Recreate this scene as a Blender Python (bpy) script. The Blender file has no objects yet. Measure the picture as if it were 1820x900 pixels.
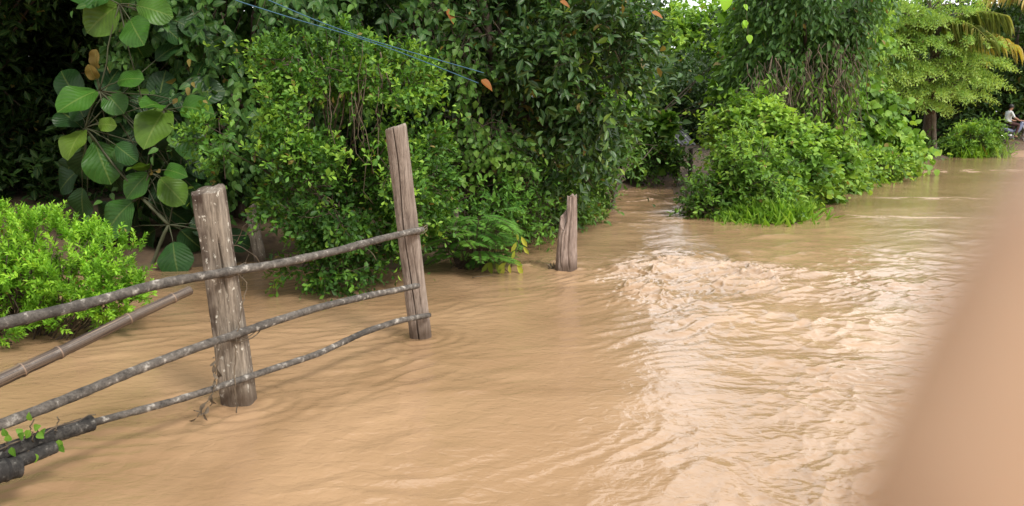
import bpy, math, random
import numpy as np
from mathutils import Vector, Matrix

# ------------------------------------------------------------------ camera, world, sun, exposure
SC = bpy.context.scene
COL = SC.collection
R = math.radians
F_PX = 1400.0                      # focal length in photo pixels (photo 1820 x 900)
HZ = 205.0                         # horizon row in the photo
PITCH = math.atan((450 - HZ) / F_PX)
CAM_H = 1.6
cam_d = bpy.data.cameras.new('camera')
cam = bpy.data.objects.new('camera', cam_d)
COL.objects.link(cam)
cam.location = (0, 0, CAM_H)
cam.rotation_euler = (R(90) - PITCH, 0, 0)
cam_d.sensor_width = 36.0
cam_d.lens = F_PX / 1820.0 * 36.0
cam_d.clip_start = 0.004
cam_d.clip_end = 3000
cam_d.dof.use_dof = True
cam_d.dof.focus_distance = 7.5
cam_d.dof.aperture_fstop = 6.4
SC.camera = cam

world = bpy.data.worlds.new('World')
SC.world = world
world.use_nodes = True
wn, wl = world.node_tree.nodes, world.node_tree.links
wn.clear()
SUN_EL, SUN_AZ = 47.0, 138.0       # azimuth clockwise from +Y (behind and right of the camera)
sky = wn.new('ShaderNodeTexSky')
sky.sky_type = 'NISHITA'
sky.sun_disc = False
sky.sun_elevation = R(SUN_EL)
sky.sun_rotation = R(SUN_AZ)
sky.dust_density = 3.0
tc = wn.new('ShaderNodeTexCoord')
cn = wn.new('ShaderNodeTexNoise')
cn.inputs['Scale'].default_value = 2.2
cn.inputs['Detail'].default_value = 5
wl.new(tc.outputs['Generated'], cn.inputs['Vector'])
cr = wn.new('ShaderNodeValToRGB')
cr.color_ramp.elements[0].position = 0.3
cr.color_ramp.elements[0].color = (5.5, 5.7, 6.0, 1)
cr.color_ramp.elements[1].position = 0.7
cr.color_ramp.elements[1].color = (10.5, 10.3, 9.9, 1)
wl.new(cn.outputs['Fac'], cr.inputs['Fac'])
mx = wn.new('ShaderNodeMix')
mx.data_type = 'RGBA'
mx.inputs['Factor'].default_value = 0.85
wl.new(sky.outputs['Color'], mx.inputs['A'])
wl.new(cr.outputs['Color'], mx.inputs['B'])
vd = wn.new('ShaderNodeVectorMath')
vd.operation = 'DOT_PRODUCT'
vd.inputs[1].default_value = (0.46, 0.84, 0.29)      # sky brightened low ahead right, added to strengthen its reflection in the water
wl.new(tc.outputs['Generated'], vd.inputs[0])
gm_ = wn.new('ShaderNodeMapRange')
gm_.inputs['From Min'].default_value = 0.1
gm_.inputs['From Max'].default_value = 1.0
gm_.inputs['To Min'].default_value = 0.9
gm_.inputs['To Max'].default_value = 2.0
wl.new(vd.outputs['Value'], gm_.inputs['Value'])
vs_ = wn.new('ShaderNodeVectorMath')
vs_.operation = 'SCALE'
wl.new(mx.outputs['Result'], vs_.inputs[0])
wl.new(gm_.outputs['Result'], vs_.inputs['Scale'])
bg = wn.new('ShaderNodeBackground')
bg.inputs['Strength'].default_value = 0.12
wl.new(vs_.outputs['Vector'], bg.inputs['Color'])
wo = wn.new('ShaderNodeOutputWorld')
wl.new(bg.outputs['Background'], wo.inputs['Surface'])

sun_d = bpy.data.lights.new('sun', 'SUN')
sun_d.energy = 2.3
sun_d.angle = R(14)
sun_d.color = (1.0, 0.95, 0.87)
sun = bpy.data.objects.new('sun', sun_d)
COL.objects.link(sun)
sd = Vector((math.sin(R(SUN_AZ)) * math.cos(R(SUN_EL)), math.cos(R(SUN_AZ)) * math.cos(R(SUN_EL)), math.sin(R(SUN_EL))))
sun.rotation_euler = sd.to_track_quat('Z', 'Y').to_euler()
sun.location = (4, -6, 12)

SC.view_settings.view_transform = 'Standard'
SC.view_settings.look = 'None'
SC.view_settings.gamma = 1.0
SC.view_settings.use_curve_mapping = False
SC.view_settings.exposure = 0.55
SC.render.engine = 'CYCLES'
SC.cycles.use_denoising = True
SC.cycles.max_bounces = 7
SC.cycles.diffuse_bounces = 4
SC.cycles.transmission_bounces = 4
SC.cycles.caustics_reflective = False
SC.cycles.caustics_refractive = False

# ------------------------------------------------------------------ pixel <-> world (photo pixels)
CP, SP = math.cos(PITCH), math.sin(PITCH)
def ray(px, py):
    x, y = (px - 910) / F_PX, -(py - 450) / F_PX
    return np.array([x, CP + y * SP, -SP + y * CP])
def G(px, py, z=0.0):
    d = ray(px, py)
    return np.array([0, 0, CAM_H]) + d * ((z - CAM_H) / d[2])
def W(px, py, Y):
    d = ray(px, py)
    return np.array([0, 0, CAM_H]) + d * (Y / d[1])
def PXM(Y):                         # photo pixels per metre at depth Y
    return F_PX / Y

# ------------------------------------------------------------------ numpy noise
_rs = np.random.RandomState(7)
_perm = _rs.permutation(512)
_grad = np.stack([np.cos(np.arange(512) * 2.399), np.sin(np.arange(512) * 2.399)], 1)
def perlin(x, y, seed=0):
    x = np.asarray(x, float) + seed * 17.13; y = np.asarray(y, float) + seed * 9.71
    xi = np.floor(x).astype(int); yi = np.floor(y).astype(int)
    xf = x - xi; yf = y - yi
    def g(ix, iy):
        h = _perm[(_perm[(xi + ix) & 511] + yi + iy) & 511]
        return _grad[h, 0] * (xf - ix) + _grad[h, 1] * (yf - iy)
    u = xf * xf * xf * (xf * (xf * 6 - 15) + 10); v = yf * yf * yf * (yf * (yf * 6 - 15) + 10)
    a = g(0, 0); b = g(1, 0); c = g(0, 1); d = g(1, 1)
    return 1.5 * ((a + (b - a) * u) + ((c + (d - c) * u) - (a + (b - a) * u)) * v)
def noise3(p, s, seed=0):           # cheap 3-D noise from 2-D slices
    p = np.asarray(p) * s
    return (perlin(p[:, 0] + .37 * p[:, 2], p[:, 1], seed) + perlin(p[:, 1] - .3 * p[:, 0], p[:, 2], seed + 3) + perlin(p[:, 2], p[:, 0] + .4 * p[:, 1], seed + 5)) * .6
def smooth(a, b, x):
    t = np.clip((x - a) / (b - a), 0, 1)
    return t * t * (3 - 2 * t)
def norm(v):
    return v / np.maximum(np.linalg.norm(v, axis=-1, keepdims=True), 1e-9)

# ------------------------------------------------------------------ mesh accumulator
class MB:
    def __init__(s):
        s.v, s.f, s.t, s.l, s.n = [], [], [], [], 0
    def add(s, v, f, tint=0.5, luv=None):
        v = np.asarray(v, float); f = np.asarray(f, int)
        if len(v) == 0: return
        s.v.append(v); s.f.append(f + s.n)
        s.t.append(np.broadcast_to(np.asarray(tint, float), (len(v),)))
        s.l.append(np.zeros((len(v), 3)) if luv is None else luv)
        s.n += len(v)
    def tube(s, pts, rad, seg=8, tint=0.5, rough=0.0, rng=None, cap=True, caps=1.0):
        pts = np.asarray(pts, float); n = len(pts)
        rad = np.broadcast_to(np.asarray(rad, float), (n,))
        tan = norm(np.gradient(pts, axis=0))
        ref = np.array([0, 0, 1.0]) if abs(tan[:, 2]).mean() < .8 else np.array([1.0, 0, 0])
        U = norm(np.cross(tan, ref)); V = np.cross(tan, U)
        a = np.arange(seg) / seg * 2 * np.pi
        rr = rad[:, None] * np.ones(seg)
        if rough and rng is not None:
            rr = rr * (1 + rough * rng.randn(n, seg) * .5 + rough * rng.randn(n, 1))
        vv = pts[:, None, :] + (np.cos(a)[None, :, None] * U[:, None, :] + np.sin(a)[None, :, None] * V[:, None, :]) * rr[:, :, None]
        ln = np.concatenate([[0], np.cumsum(np.linalg.norm(np.diff(pts, axis=0), axis=1))])
        luv = np.zeros((n, seg, 3)); luv[..., 0] = ln[:, None]; luv[..., 1] = a[None]
        i, j = np.meshgrid(np.arange(n - 1), np.arange(seg), indexing='ij'); j2 = (j + 1) % seg
        A, B, C_, D = i * seg + j, i * seg + j2, (i + 1) * seg + j2, (i + 1) * seg + j
        f = np.concatenate([np.stack([A, C_, B], -1).reshape(-1, 3), np.stack([A, D, C_], -1).reshape(-1, 3)])
        v = vv.reshape(-1, 3); luv = luv.reshape(-1, 3)
        if cap:
            v = np.concatenate([v, pts[:1], pts[-1:]]); c0, c1 = n * seg, n * seg + 1
            luv = np.concatenate([luv, [[0, 0, 1]], [[ln[-1], 0, 1]]])
            jj = np.arange(seg); j3 = (jj + 1) % seg
            f = np.concatenate([f, np.stack([np.full(seg, c0), jj, j3], -1), np.stack([np.full(seg, c1), (n - 1) * seg + j3, (n - 1) * seg + jj], -1)])
        s.add(v, f, tint, luv)
    def box(s, c, h, M=None, bevel=.12):
        bm = bmesh_box(c, h, M, bevel)
        s.add(*bm)
    def build(s, name, mat, root=None, base=None, smooth_=True):
        v = np.concatenate(s.v); f = np.concatenate(s.f)
        o0 = np.array(root.location) if root is not None else (np.array(base) if base is not None else np.zeros(3))
        if root is not None and root.parent is not None:
            o0 = o0 + np.array(root.parent.location)
        v = v - o0
        me = bpy.data.meshes.new(name)
        me.vertices.add(len(v)); me.vertices.foreach_set('co', v.astype(np.float32).ravel())
        me.loops.add(f.size); me.loops.foreach_set('vertex_index', f.astype(np.int32).ravel())
        me.polygons.add(len(f)); me.polygons.foreach_set('loop_start', np.arange(0, f.size, 3, dtype=np.int32))
        me.update(calc_edges=True)
        me.polygons.foreach_set('use_smooth', np.full(len(f), smooth_))
        at = me.attributes.new('tint', 'FLOAT', 'POINT'); at.data.foreach_set('value', np.concatenate(s.t).astype(np.float32))
        al = me.attributes.new('luv', 'FLOAT_VECTOR', 'POINT'); al.data.foreach_set('vector', np.concatenate(s.l).astype(np.float32).ravel())
        me.materials.append(mat)
        o = bpy.data.objects.new(name, me); COL.objects.link(o)
        if root is not None: o.parent = root
        else: o.location = o0
        return o

def bmesh_box(c, h, M=None, bevel=.12):
    import bmesh
    bm = bmesh.new(); bmesh.ops.create_cube(bm, size=2)
    for v in bm.verts: v.co = Vector((v.co.x * h[0], v.co.y * h[1], v.co.z * h[2]))
    bmesh.ops.bevel(bm, geom=list(bm.edges), offset=min(h) * bevel * 2, segments=2, affect='EDGES', profile=.6)
    bmesh.ops.triangulate(bm, faces=bm.faces)
    bm.verts.ensure_lookup_table()
    vs = [tuple((M @ v.co if M is not None else v.co) + Vector(c)) for v in bm.verts]
    fs = [[v.index for v in f.verts] for f in bm.faces]
    bm.free(); return np.array(vs), np.array(fs)

def tag(o, label, cat, group=None, kind=None):
    o['label'] = label; o['category'] = cat
    if group: o['group'] = group
    if kind: o['kind'] = kind
    return o
def thing(name, label, cat, loc, group=None):
    o = bpy.data.objects.new(name, None); COL.objects.link(o); o.location = tuple(loc)
    o.empty_display_size = .2
    return tag(o, label, cat, group)
def structure(o):
    o['kind'] = 'structure'; return o

# ------------------------------------------------------------------ materials
def new_mat(name):
    m = bpy.data.materials.new(name); m.use_nodes = True
    nt = m.node_tree; nt.nodes.clear()
    out = nt.nodes.new('ShaderNodeOutputMaterial'); p = nt.nodes.new('ShaderNodeBsdfPrincipled')
    nt.links.new(p.outputs[0], out.inputs['Surface'])
    return m, nt.nodes, nt.links, p, out
def ramp(n, stops):
    r = n.new('ShaderNodeValToRGB'); e = r.color_ramp.elements
    while len(e) < len(stops): e.new(.5)
    for k, (pos, c) in enumerate(stops):
        e[k].position = pos; e[k].color = (*c, 1) if len(c) == 3 else c
    return r
def math_node(n, l, op, a, b=None):
    m = n.new('ShaderNodeMath'); m.operation = op
    for k, x in enumerate((a, b)):
        if x is None: continue
        if isinstance(x, (int, float)): m.inputs[k].default_value = x
        else: l.new(x, m.inputs[k])
    return m.outputs[0]
def mixc(n, l, fac, a, b, mode='MIX'):
    m = n.new('ShaderNodeMix'); m.data_type = 'RGBA'; m.blend_type = mode
    for key, x in (('Factor', fac), ('A', a), ('B', b)):
        if isinstance(x, (int, float)): m.inputs[key].default_value = x
        elif isinstance(x, tuple): m.inputs[key].default_value = (*x, 1)
        else: l.new(x, m.inputs[key])
    return m.outputs['Result']
def leaf_mat(name, stops, rough=.42, trans=.28, vein=.35, big=False, spec=.28, gain=1.4):
    stops = [(q, tuple(min(.8, x * gain * k) for x, k in zip(c, (1.04, 1.0, .8)))) for q, c in stops]
    rough += .06
    stops = [(q * .93, c) for q, c in stops] + [(.97, (.22, .17, .045))]
    m, n, l, p, out = new_mat(name)
    at = n.new('ShaderNodeAttribute'); at.attribute_name = 'tint'
    rp = ramp(n, stops); l.new(at.outputs['Fac'], rp.inputs['Fac'])
    lu = n.new('ShaderNodeAttribute'); lu.attribute_name = 'luv'
    sx = n.new('ShaderNodeSeparateXYZ'); l.new(lu.outputs['Vector'], sx.inputs[0])
    ay = math_node(n, l, 'ABSOLUTE', sx.outputs['Y'])
    mid = n.new('ShaderNodeMapRange'); l.new(ay, mid.inputs['Value'])
    mid.inputs['From Min'].default_value = .03 if big else .05; mid.inputs['From Max'].default_value = .07 if big else .16
    mid.inputs['To Min'].default_value = vein; mid.inputs['To Max'].default_value = 0
    col = rp.outputs['Color']
    geo = n.new('ShaderNodeNewGeometry')
    nz = n.new('ShaderNodeTexNoise'); nz.inputs['Scale'].default_value = 9 if big else 3; nz.inputs['Detail'].default_value = 3
    l.new(geo.outputs['Position'], nz.inputs['Vector'])
    v = math_node(n, l, 'MULTIPLY_ADD', nz.outputs['Fac'], .9); v.node.inputs[2].default_value = .55
    hs = n.new('ShaderNodeHueSaturation'); l.new(col, hs.inputs['Color']); l.new(v, hs.inputs['Value'])
    col = hs.outputs['Color']
    fac = mid.outputs[0]
    if big:
        s1 = math_node(n, l, 'MULTIPLY', sx.outputs['X'], 9.0)
        s2 = math_node(n, l, 'MULTIPLY', ay, -3.2)
        s3 = math_node(n, l, 'FRACT', math_node(n, l, 'ADD', s1, s2))
        s4 = math_node(n, l, 'ABSOLUTE', math_node(n, l, 'SUBTRACT', s3, .5))
        mr = n.new('ShaderNodeMapRange'); l.new(s4, mr.inputs['Value'])
        mr.inputs['From Min'].default_value = .03; mr.inputs['From Max'].default_value = .12
        mr.inputs['To Min'].default_value = .07; mr.inputs['To Max'].default_value = 0
        fac = math_node(n, l, 'MAXIMUM', fac, mr.outputs[0])
        bp = n.new('ShaderNodeBump'); bp.inputs['Strength'].default_value = .5; bp.inputs['Distance'].default_value = .01
        l.new(s4, bp.inputs['Height']); l.new(bp.outputs['Normal'], p.inputs['Normal'])
    vc = mixc(n, l, .55, col, (.35, .42, .12))
    col = mixc(n, l, fac, col, vc)
    l.new(col, p.inputs['Base Color'])
    p.inputs['Roughness'].default_value = rough
    p.inputs['Specular IOR Level'].default_value = spec
    tr = n.new('ShaderNodeBsdfTranslucent')
    l.new(mixc(n, l, .6, col, (1.6, 1.5, .5), 'MULTIPLY'), tr.inputs['Color'])
    ms = n.new('ShaderNodeMixShader'); ms.inputs['Fac'].default_value = trans
    l.new(p.outputs[0], ms.inputs[1]); l.new(tr.outputs[0], ms.inputs[2]); l.new(ms.outputs[0], out.inputs['Surface'])
    return m
def wood_mat(name, c_dark, c_mid, c_light, scale=1.0, lichen=.0, lichen_col=(.55, .53, .46), stretch=(14, 14, 1.2), wet=True, stain=(.09, .06, .045), fibre=1.0, lsc=34, lsoft=.05):
    m, n, l, p, out = new_mat(name)
    tcn = n.new('ShaderNodeTexCoord')
    mp = n.new('ShaderNodeMapping'); mp.inputs['Scale'].default_value = stretch
    l.new(tcn.outputs['Object'], mp.inputs['Vector'])
    a = n.new('ShaderNodeTexNoise'); a.inputs['Scale'].default_value = 4 * scale; a.inputs['Detail'].default_value = 8; a.inputs['Roughness'].default_value = .7
    l.new(mp.outputs[0], a.inputs['Vector'])
    rp = ramp(n, [(.28, c_dark), (.5, c_mid), (.74, c_light)]); l.new(a.outputs['Fac'], rp.inputs['Fac'])
    a2 = n.new('ShaderNodeTexNoise'); a2.inputs['Scale'].default_value = 15 * scale; a2.inputs['Detail'].default_value = 6; a2.inputs['Roughness'].default_value = .75
    l.new(mp.outputs[0], a2.inputs['Vector'])
    fr = ramp(n, [(.3, (.35, .33, .31)), (.48, (.95, .95, .95)), (.7, (1.3, 1.3, 1.3))]); l.new(a2.outputs['Fac'], fr.inputs['Fac'])
    b = n.new('ShaderNodeTexNoise'); b.inputs['Scale'].default_value = 5 * scale; b.inputs['Detail'].default_value = 5
    l.new(tcn.outputs['Object'], b.inputs['Vector'])
    br = ramp(n, [(.45, (0, 0, 0)), (.62, (1, 1, 1))]); l.new(b.outputs['Fac'], br.inputs['Fac'])
    col = mixc(n, l, fibre, rp.outputs['Color'], fr.outputs['Color'], 'MULTIPLY')
    at = n.new('ShaderNodeAttribute'); at.attribute_name = 'tint'
    sf = math_node(n, l, 'MULTIPLY', at.outputs['Fac'], math_node(n, l, 'ADD', math_node(n, l, 'MULTIPLY', br.outputs['Color'], .75), .3))
    col = mixc(n, l, sf, col, stain)
    if lichen > 0:
        c = n.new('ShaderNodeTexNoise'); c.inputs['Scale'].default_value = lsc; c.inputs['Detail'].default_value = 4; c.inputs['Roughness'].default_value = .6
        mp2 = n.new('ShaderNodeMapping'); mp2.inputs['Scale'].default_value = (1, 1, .6) if stretch[2] < stretch[0] else (1, 1, 1)
        l.new(tcn.outputs['Object'], mp2.inputs['Vector']); l.new(mp2.outputs[0], c.inputs['Vector'])
        lr = ramp(n, [(.70 - lichen * .25, (0, 0, 0)), (.70 + lsoft - lichen * .25, (1, 1, 1))]); l.new(c.outputs['Fac'], lr.inputs['Fac'])
        col = mixc(n, l, math_node(n, l, 'MULTIPLY', lr.outputs['Color'], .85), col, lichen_col)
    if wet:                          # damp, silt-stained foot where the flood laps
        gm = n.new('ShaderNodeNewGeometry'); sz = n.new('ShaderNodeSeparateXYZ'); l.new(gm.outputs['Position'], sz.inputs[0])
        zz = math_node(n, l, 'ADD', sz.outputs['Z'], math_node(n, l, 'MULTIPLY', b.outputs['Fac'], -.08))
        wr = n.new('ShaderNodeMapRange'); l.new(zz, wr.inputs['Value'])
        wr.inputs['From Min'].default_value = -.02; wr.inputs['From Max'].default_value = .11
        wr.inputs['To Min'].default_value = .75; wr.inputs['To Max'].default_value = 0
        col = mixc(n, l, wr.outputs[0], col, (.07, .045, .028))
    l.new(col, p.inputs['Base Color']); p.inputs['Roughness'].default_value = .85
    p.inputs['Specular IOR Level'].default_value = .25
    bp = n.new('ShaderNodeBump'); bp.inputs['Strength'].default_value = .6; bp.inputs['Distance'].default_value = .012
    l.new(math_node(n, l, 'ADD', a.outputs['Fac'], math_node(n, l, 'MULTIPLY', a2.outputs['Fac'], .5)), bp.inputs['Height']); l.new(bp.outputs['Normal'], p.inputs['Normal'])
    return m
def plain_mat(name, c, rough=.5, metal=0.0, var=.15, scale=12, spec=.5):
    m, n, l, p, out = new_mat(name)
    tcn = n.new('ShaderNodeTexCoord'); a = n.new('ShaderNodeTexNoise'); a.inputs['Scale'].default_value = scale; a.inputs['Detail'].default_value = 4
    l.new(tcn.outputs['Object'], a.inputs['Vector'])
    lo = tuple(x * (1 - var) for x in c); hi = tuple(min(1, x * (1 + var)) for x in c)
    rp = ramp(n, [(.3, lo), (.7, hi)]); l.new(a.outputs['Fac'], rp.inputs['Fac']); l.new(rp.outputs['Color'], p.inputs['Base Color'])
    p.inputs['Roughness'].default_value = rough; p.inputs['Metallic'].default_value = metal; p.inputs['Specular IOR Level'].default_value = spec
    return m

M = {}
M['bark'] = wood_mat('bark', (.03, .022, .017), (.08, .062, .048), (.17, .145, .12), 1.0, .25, (.25, .24, .2), (5, 5, 1.2), wet=False)
M['bark_pale'] = wood_mat('bark_pale', (.10, .085, .07), (.22, .19, .155), (.36, .32, .27), 1.0, .2, (.4, .4, .36), (5, 5, 1.2), wet=False)
M['twig'] = plain_mat('twig', (.07, .05, .033), .8, var=.4)
M['deadvine'] = plain_mat('dead_vine', (.12, .09, .06), .9, var=.5)
M['post_a'] = wood_mat('post_wood_lichen', (.10, .08, .062), (.29, .245, .195), (.50, .435, .36), .8, .35, (.62, .59, .51), (14, 14, .9), stain=(.062, .042, .031), lsc=44)
M['post_b'] = wood_mat('post_wood_grey', (.11, .088, .073), (.30, .245, .205), (.50, .43, .37), .8, .0, stretch=(14, 14, .7), stain=(.14, .10, .08))
M['stump'] = wood_mat('stump_wood', (.12, .09, .078), (.34, .265, .225), (.57, .475, .415), .8, .0, stretch=(10, 10, 1.2), stain=(.18, .125, .105))
M['rail'] = wood_mat('rail_bark', (.022, .019, .017), (.13, .115, .10), (.28, .25, .22), 1.2, .46, (.46, .43, .38), (5, 5, 5), wet=False, stain=(.03, .027, .024), fibre=.85, lsc=24, lsoft=.14)
M['rail_black'] = wood_mat('rail_dark', (.010, .010, .010), (.04, .037, .034), (.14, .13, .115), 1.0, .3, (.20, .19, .17), (5, 5, 5), wet=False, stain=(.015, .014, .014), fibre=.8, lsc=40, lsoft=.1)

def bamboo_mat():
    m, n, l, p, out = new_mat('bamboo')
    lu = n.new('ShaderNodeAttribute'); lu.attribute_name = 'luv'
    sx = n.new('ShaderNodeSeparateXYZ'); l.new(lu.outputs['Vector'], sx.inputs[0])
    cb = n.new('ShaderNodeCombineXYZ')
    l.new(math_node(n, l, 'MULTIPLY', sx.outputs['X'], 1.5), cb.inputs[0]); l.new(math_node(n, l, 'MULTIPLY', math_node(n, l, 'SINE', sx.outputs['Y']), 6), cb.inputs[1])
    a = n.new('ShaderNodeTexNoise'); a.inputs['Scale'].default_value = 2; a.inputs['Detail'].default_value = 6
    l.new(cb.outputs[0], a.inputs['Vector'])
    rp = ramp(n, [(.36, (.018, .012, .013)), (.5, (.07, .05, .038)), (.66, (.22, .16, .105))]); l.new(a.outputs['Fac'], rp.inputs['Fac'])
    at = n.new('ShaderNodeAttribute'); at.attribute_name = 'tint'
    mr = n.new('ShaderNodeMapRange'); l.new(at.outputs['Fac'], mr.inputs['Value']); mr.inputs['From Min'].default_value = .6; mr.inputs['From Max'].default_value = .9
    col = mixc(n, l, math_node(n, l, 'MULTIPLY', mr.outputs[0], .8), rp.outputs['Color'], (.30, .20, .135))
    l.new(col, p.inputs['Base Color']); p.inputs['Roughness'].default_value = .45
    return m
M['bamboo'] = bamboo_mat()

def water_mat():
    m, n, l, p, out = new_mat('muddy_water')
    geo = n.new('ShaderNodeNewGeometry')
    fo = n.new('ShaderNodeAttribute'); fo.attribute_name = 'tint'
    a = n.new('ShaderNodeTexNoise'); a.inputs['Scale'].default_value = .55; a.inputs['Detail'].default_value = 5; a.inputs['Distortion'].default_value = 1.2
    l.new(geo.outputs['Position'], a.inputs['Vector'])
    rp = ramp(n, [(.36, (.30, .186, .10)), (.64, (.395, .252, .142))]); l.new(a.outputs['Fac'], rp.inputs['Fac'])
    fr = n.new('ShaderNodeTexNoise'); fr.inputs['Scale'].default_value = 26; fr.inputs['Detail'].default_value = 4
    l.new(geo.outputs['Position'], fr.inputs['Vector'])
    ff = math_node(n, l, 'MULTIPLY', fo.outputs['Fac'], fr.outputs['Fac'])
    fm = n.new('ShaderNodeMapRange'); l.new(ff, fm.inputs['Value']); fm.inputs['From Min'].default_value = .12; fm.inputs['From Max'].default_value = .5
    fm.inputs['To Max'].default_value = .8
    col = mixc(n, l, fm.outputs[0], rp.outputs['Color'], (.52, .37, .26))
    l.new(col, p.inputs['Base Color'])
    rr = n.new('ShaderNodeMapRange'); l.new(fm.outputs[0], rr.inputs['Value']); rr.inputs['To Min'].default_value = .07; rr.inputs['To Max'].default_value = .45
    l.new(rr.outputs[0], p.inputs['Roughness'])
    p.inputs['IOR'].default_value = 1.39
    mp = n.new('ShaderNodeMapping'); mp.inputs['Scale'].default_value = (1, 1.5, 1); mp.inputs['Rotation'].default_value = (0, 0, R(20))
    l.new(geo.outputs['Position'], mp.inputs['Vector'])
    b1 = n.new('ShaderNodeTexNoise'); b1.inputs['Scale'].default_value = 9; b1.inputs['Detail'].default_value = 4; b1.inputs['Distortion'].default_value = .8
    l.new(mp.outputs[0], b1.inputs['Vector'])
    b2 = n.new('ShaderNodeTexNoise'); b2.inputs['Scale'].default_value = 27; b2.inputs['Detail'].default_value = 3; b2.inputs['Distortion'].default_value = .5
    l.new(mp.outputs[0], b2.inputs['Vector'])
    bp = n.new('ShaderNodeBump'); bp.inputs['Strength'].default_value = .38; bp.inputs['Distance'].default_value = .02
    l.new(math_node(n, l, 'ADD', b1.outputs['Fac'], math_node(n, l, 'MULTIPLY', b2.outputs['Fac'], .3)), bp.inputs['Height']); l.new(bp.outputs['Normal'], p.inputs['Normal'])
    return m
M['water'] = water_mat()

# ------------------------------------------------------------------ land, flood water, road
LAND = [
    [G(-900, 500)[:2], G(150, 488)[:2], G(330, 476)[:2], G(450, 462)[:2], G(600, 482)[:2], G(700, 478)[:2], G(760, 470)[:2], G(850, 440)[:2], G(930, 412)[:2],
     G(1050, 388)[:2], G(1075, 362)[:2], G(1120, 335)[:2], G(1165, 322)[:2], G(1215, 318)[:2], (4.0, 30), (3, 80), (-60, 80), (-60, 9)],
    [G(1212, 378)[:2], G(1300, 392)[:2], G(1415, 398)[:2], G(1440, 366)[:2], G(1500, 338)[:2], G(1560, 312)[:2], G(1618, 301)[:2], G(1625, 291)[:2], G(1690, 280)[:2],
     G(1760, 274)[:2], (23, 34), (34, 46), (60, 80), (3, 80), (4.0, 30), G(1215, 318)[:2], G(1195, 335)[:2]],
]
def sdist(x, y, poly):
    P = np.array(poly); d = np.full(x.shape, 1e9); ins = np.zeros(x.shape, bool)
    for k in range(len(P)):
        a, b = P[k], P[(k + 1) % len(P)]
        e = b - a; t = np.clip(((x - a[0]) * e[0] + (y - a[1]) * e[1]) / (e @ e + 1e-12), 0, 1)
        d = np.minimum(d, np.hypot(x - a[0] - t * e[0], y - a[1] - t * e[1]))
        c = ((a[1] > y) != (b[1] > y)) & (x < (b[0] - a[0]) * (y - a[1]) / (b[1] - a[1] + 1e-12) + a[0])
        ins ^= c
    return np.where(ins, d, -d)
def ground_h(x, y):
    s = np.maximum(sdist(x, y, LAND[0]), sdist(x, y, LAND[1]))
    h = np.clip(s * .28, -.6, .5) - .01 + np.clip(s - 6, 0, 40) * .05  # inland rise added to block low sky light behind the trees
    return h + .05 * perlin(x * 1.1, y * 1.1, 2) * smooth(-.5, .5, s)
def gz(x, y):
    return float(ground_h(np.array([x * 1.0]), np.array([y * 1.0]))[0])

def grid_faces(n, m):
    i, j = np.meshgrid(np.arange(n - 1), np.arange(m - 1), indexing='ij')
    A, B, C_, D = i * m + j, i * m + j + 1, (i + 1) * m + j + 1, (i + 1) * m + j
    return np.concatenate([np.stack([A, B, C_], -1).reshape(-1, 3), np.stack([A, C_, D], -1).reshape(-1, 3)])
def axis_pts(lo, a, b, hi, fine):
    g = [np.geomspace(1, abs(lo - a) + 1, 20)[::-1] * -1 + 1 + a, np.arange(a + fine, b, fine), np.geomspace(1, hi - b + 1, 20) - 1 + b]
    return np.concatenate(g)
gx = axis_pts(-1200, -14, 26, 1200, .2); gy = axis_pts(-1200, 2, 42, 1500, .2)
XX, YY = np.meshgrid(gx, gy, indexing='ij')
mb = MB(); mb.add(np.stack([XX, YY, ground_h(XX, YY)], -1).reshape(-1, 3), grid_faces(len(gx), len(gy)))
def soil_mat():
    m, n, l, p, out = new_mat('soil')
    g = n.new('ShaderNodeNewGeometry'); a = n.new('ShaderNodeTexNoise'); a.inputs['Scale'].default_value = 4; a.inputs['Detail'].default_value = 8
    l.new(g.outputs['Position'], a.inputs['Vector'])
    rp = ramp(n, [(.3, (.05, .032, .018)), (.55, (.11, .07, .04)), (.75, (.08, .08, .03))]); l.new(a.outputs['Fac'], rp.inputs['Fac'])
    l.new(rp.outputs['Color'], p.inputs['Base Color']); p.inputs['Roughness'].default_value = .85
    bp = n.new('ShaderNodeBump'); bp.inputs['Distance'].default_value = .05; l.new(a.outputs['Fac'], bp.inputs['Height']); l.new(bp.outputs['Normal'], p.inputs['Normal'])
    return m
M['soil'] = soil_mat()
structure(mb.build('ground', M['soil']))

# water: fan of rings round the viewpoint, finer near, with real waves
u = np.concatenate([[2600, 1900, 1400, 1100], np.arange(900, 40, -1.35), np.arange(40, 8, -2), [6, 4, 2.5, 1.6]])
rr = CAM_H * F_PX / u
th = R(1) * np.concatenate([np.arange(-180, -40, 7), np.linspace(-40, 40, 860), np.arange(41, 181, 7)])
RR, TT = np.meshgrid(rr, th, indexing='ij')
X, Y = RR * np.sin(TT), RR * np.cos(TT)
wx = X + .35 * perlin(X * .45, Y * .45, 11) + .1 * perlin(X * 1.7, Y * 1.7, 15)
wy = Y + .35 * perlin(X * .45, Y * .45, 12) + .1 * perlin(X * 1.7, Y * 1.7, 16)
spc = RR * RR / (CAM_H * F_PX) * 1.35
def lod(freq): return np.clip(1.6 - 4.0 * freq * spc, 0, 1)
tp = G(1215, 478)[:2]; sp_ = G(1010, 474)[:2]; rp_ = G(1400, 500)[:2]
def ell(c, rx, ry, ang=0):
    ca, sa = math.cos(ang), math.sin(ang); dx, dy = X - c[0], Y - c[1]
    return np.exp(-(((ca * dx + sa * dy) / rx) ** 2 + ((-sa * dx + ca * dy) / ry) ** 2))
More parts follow.
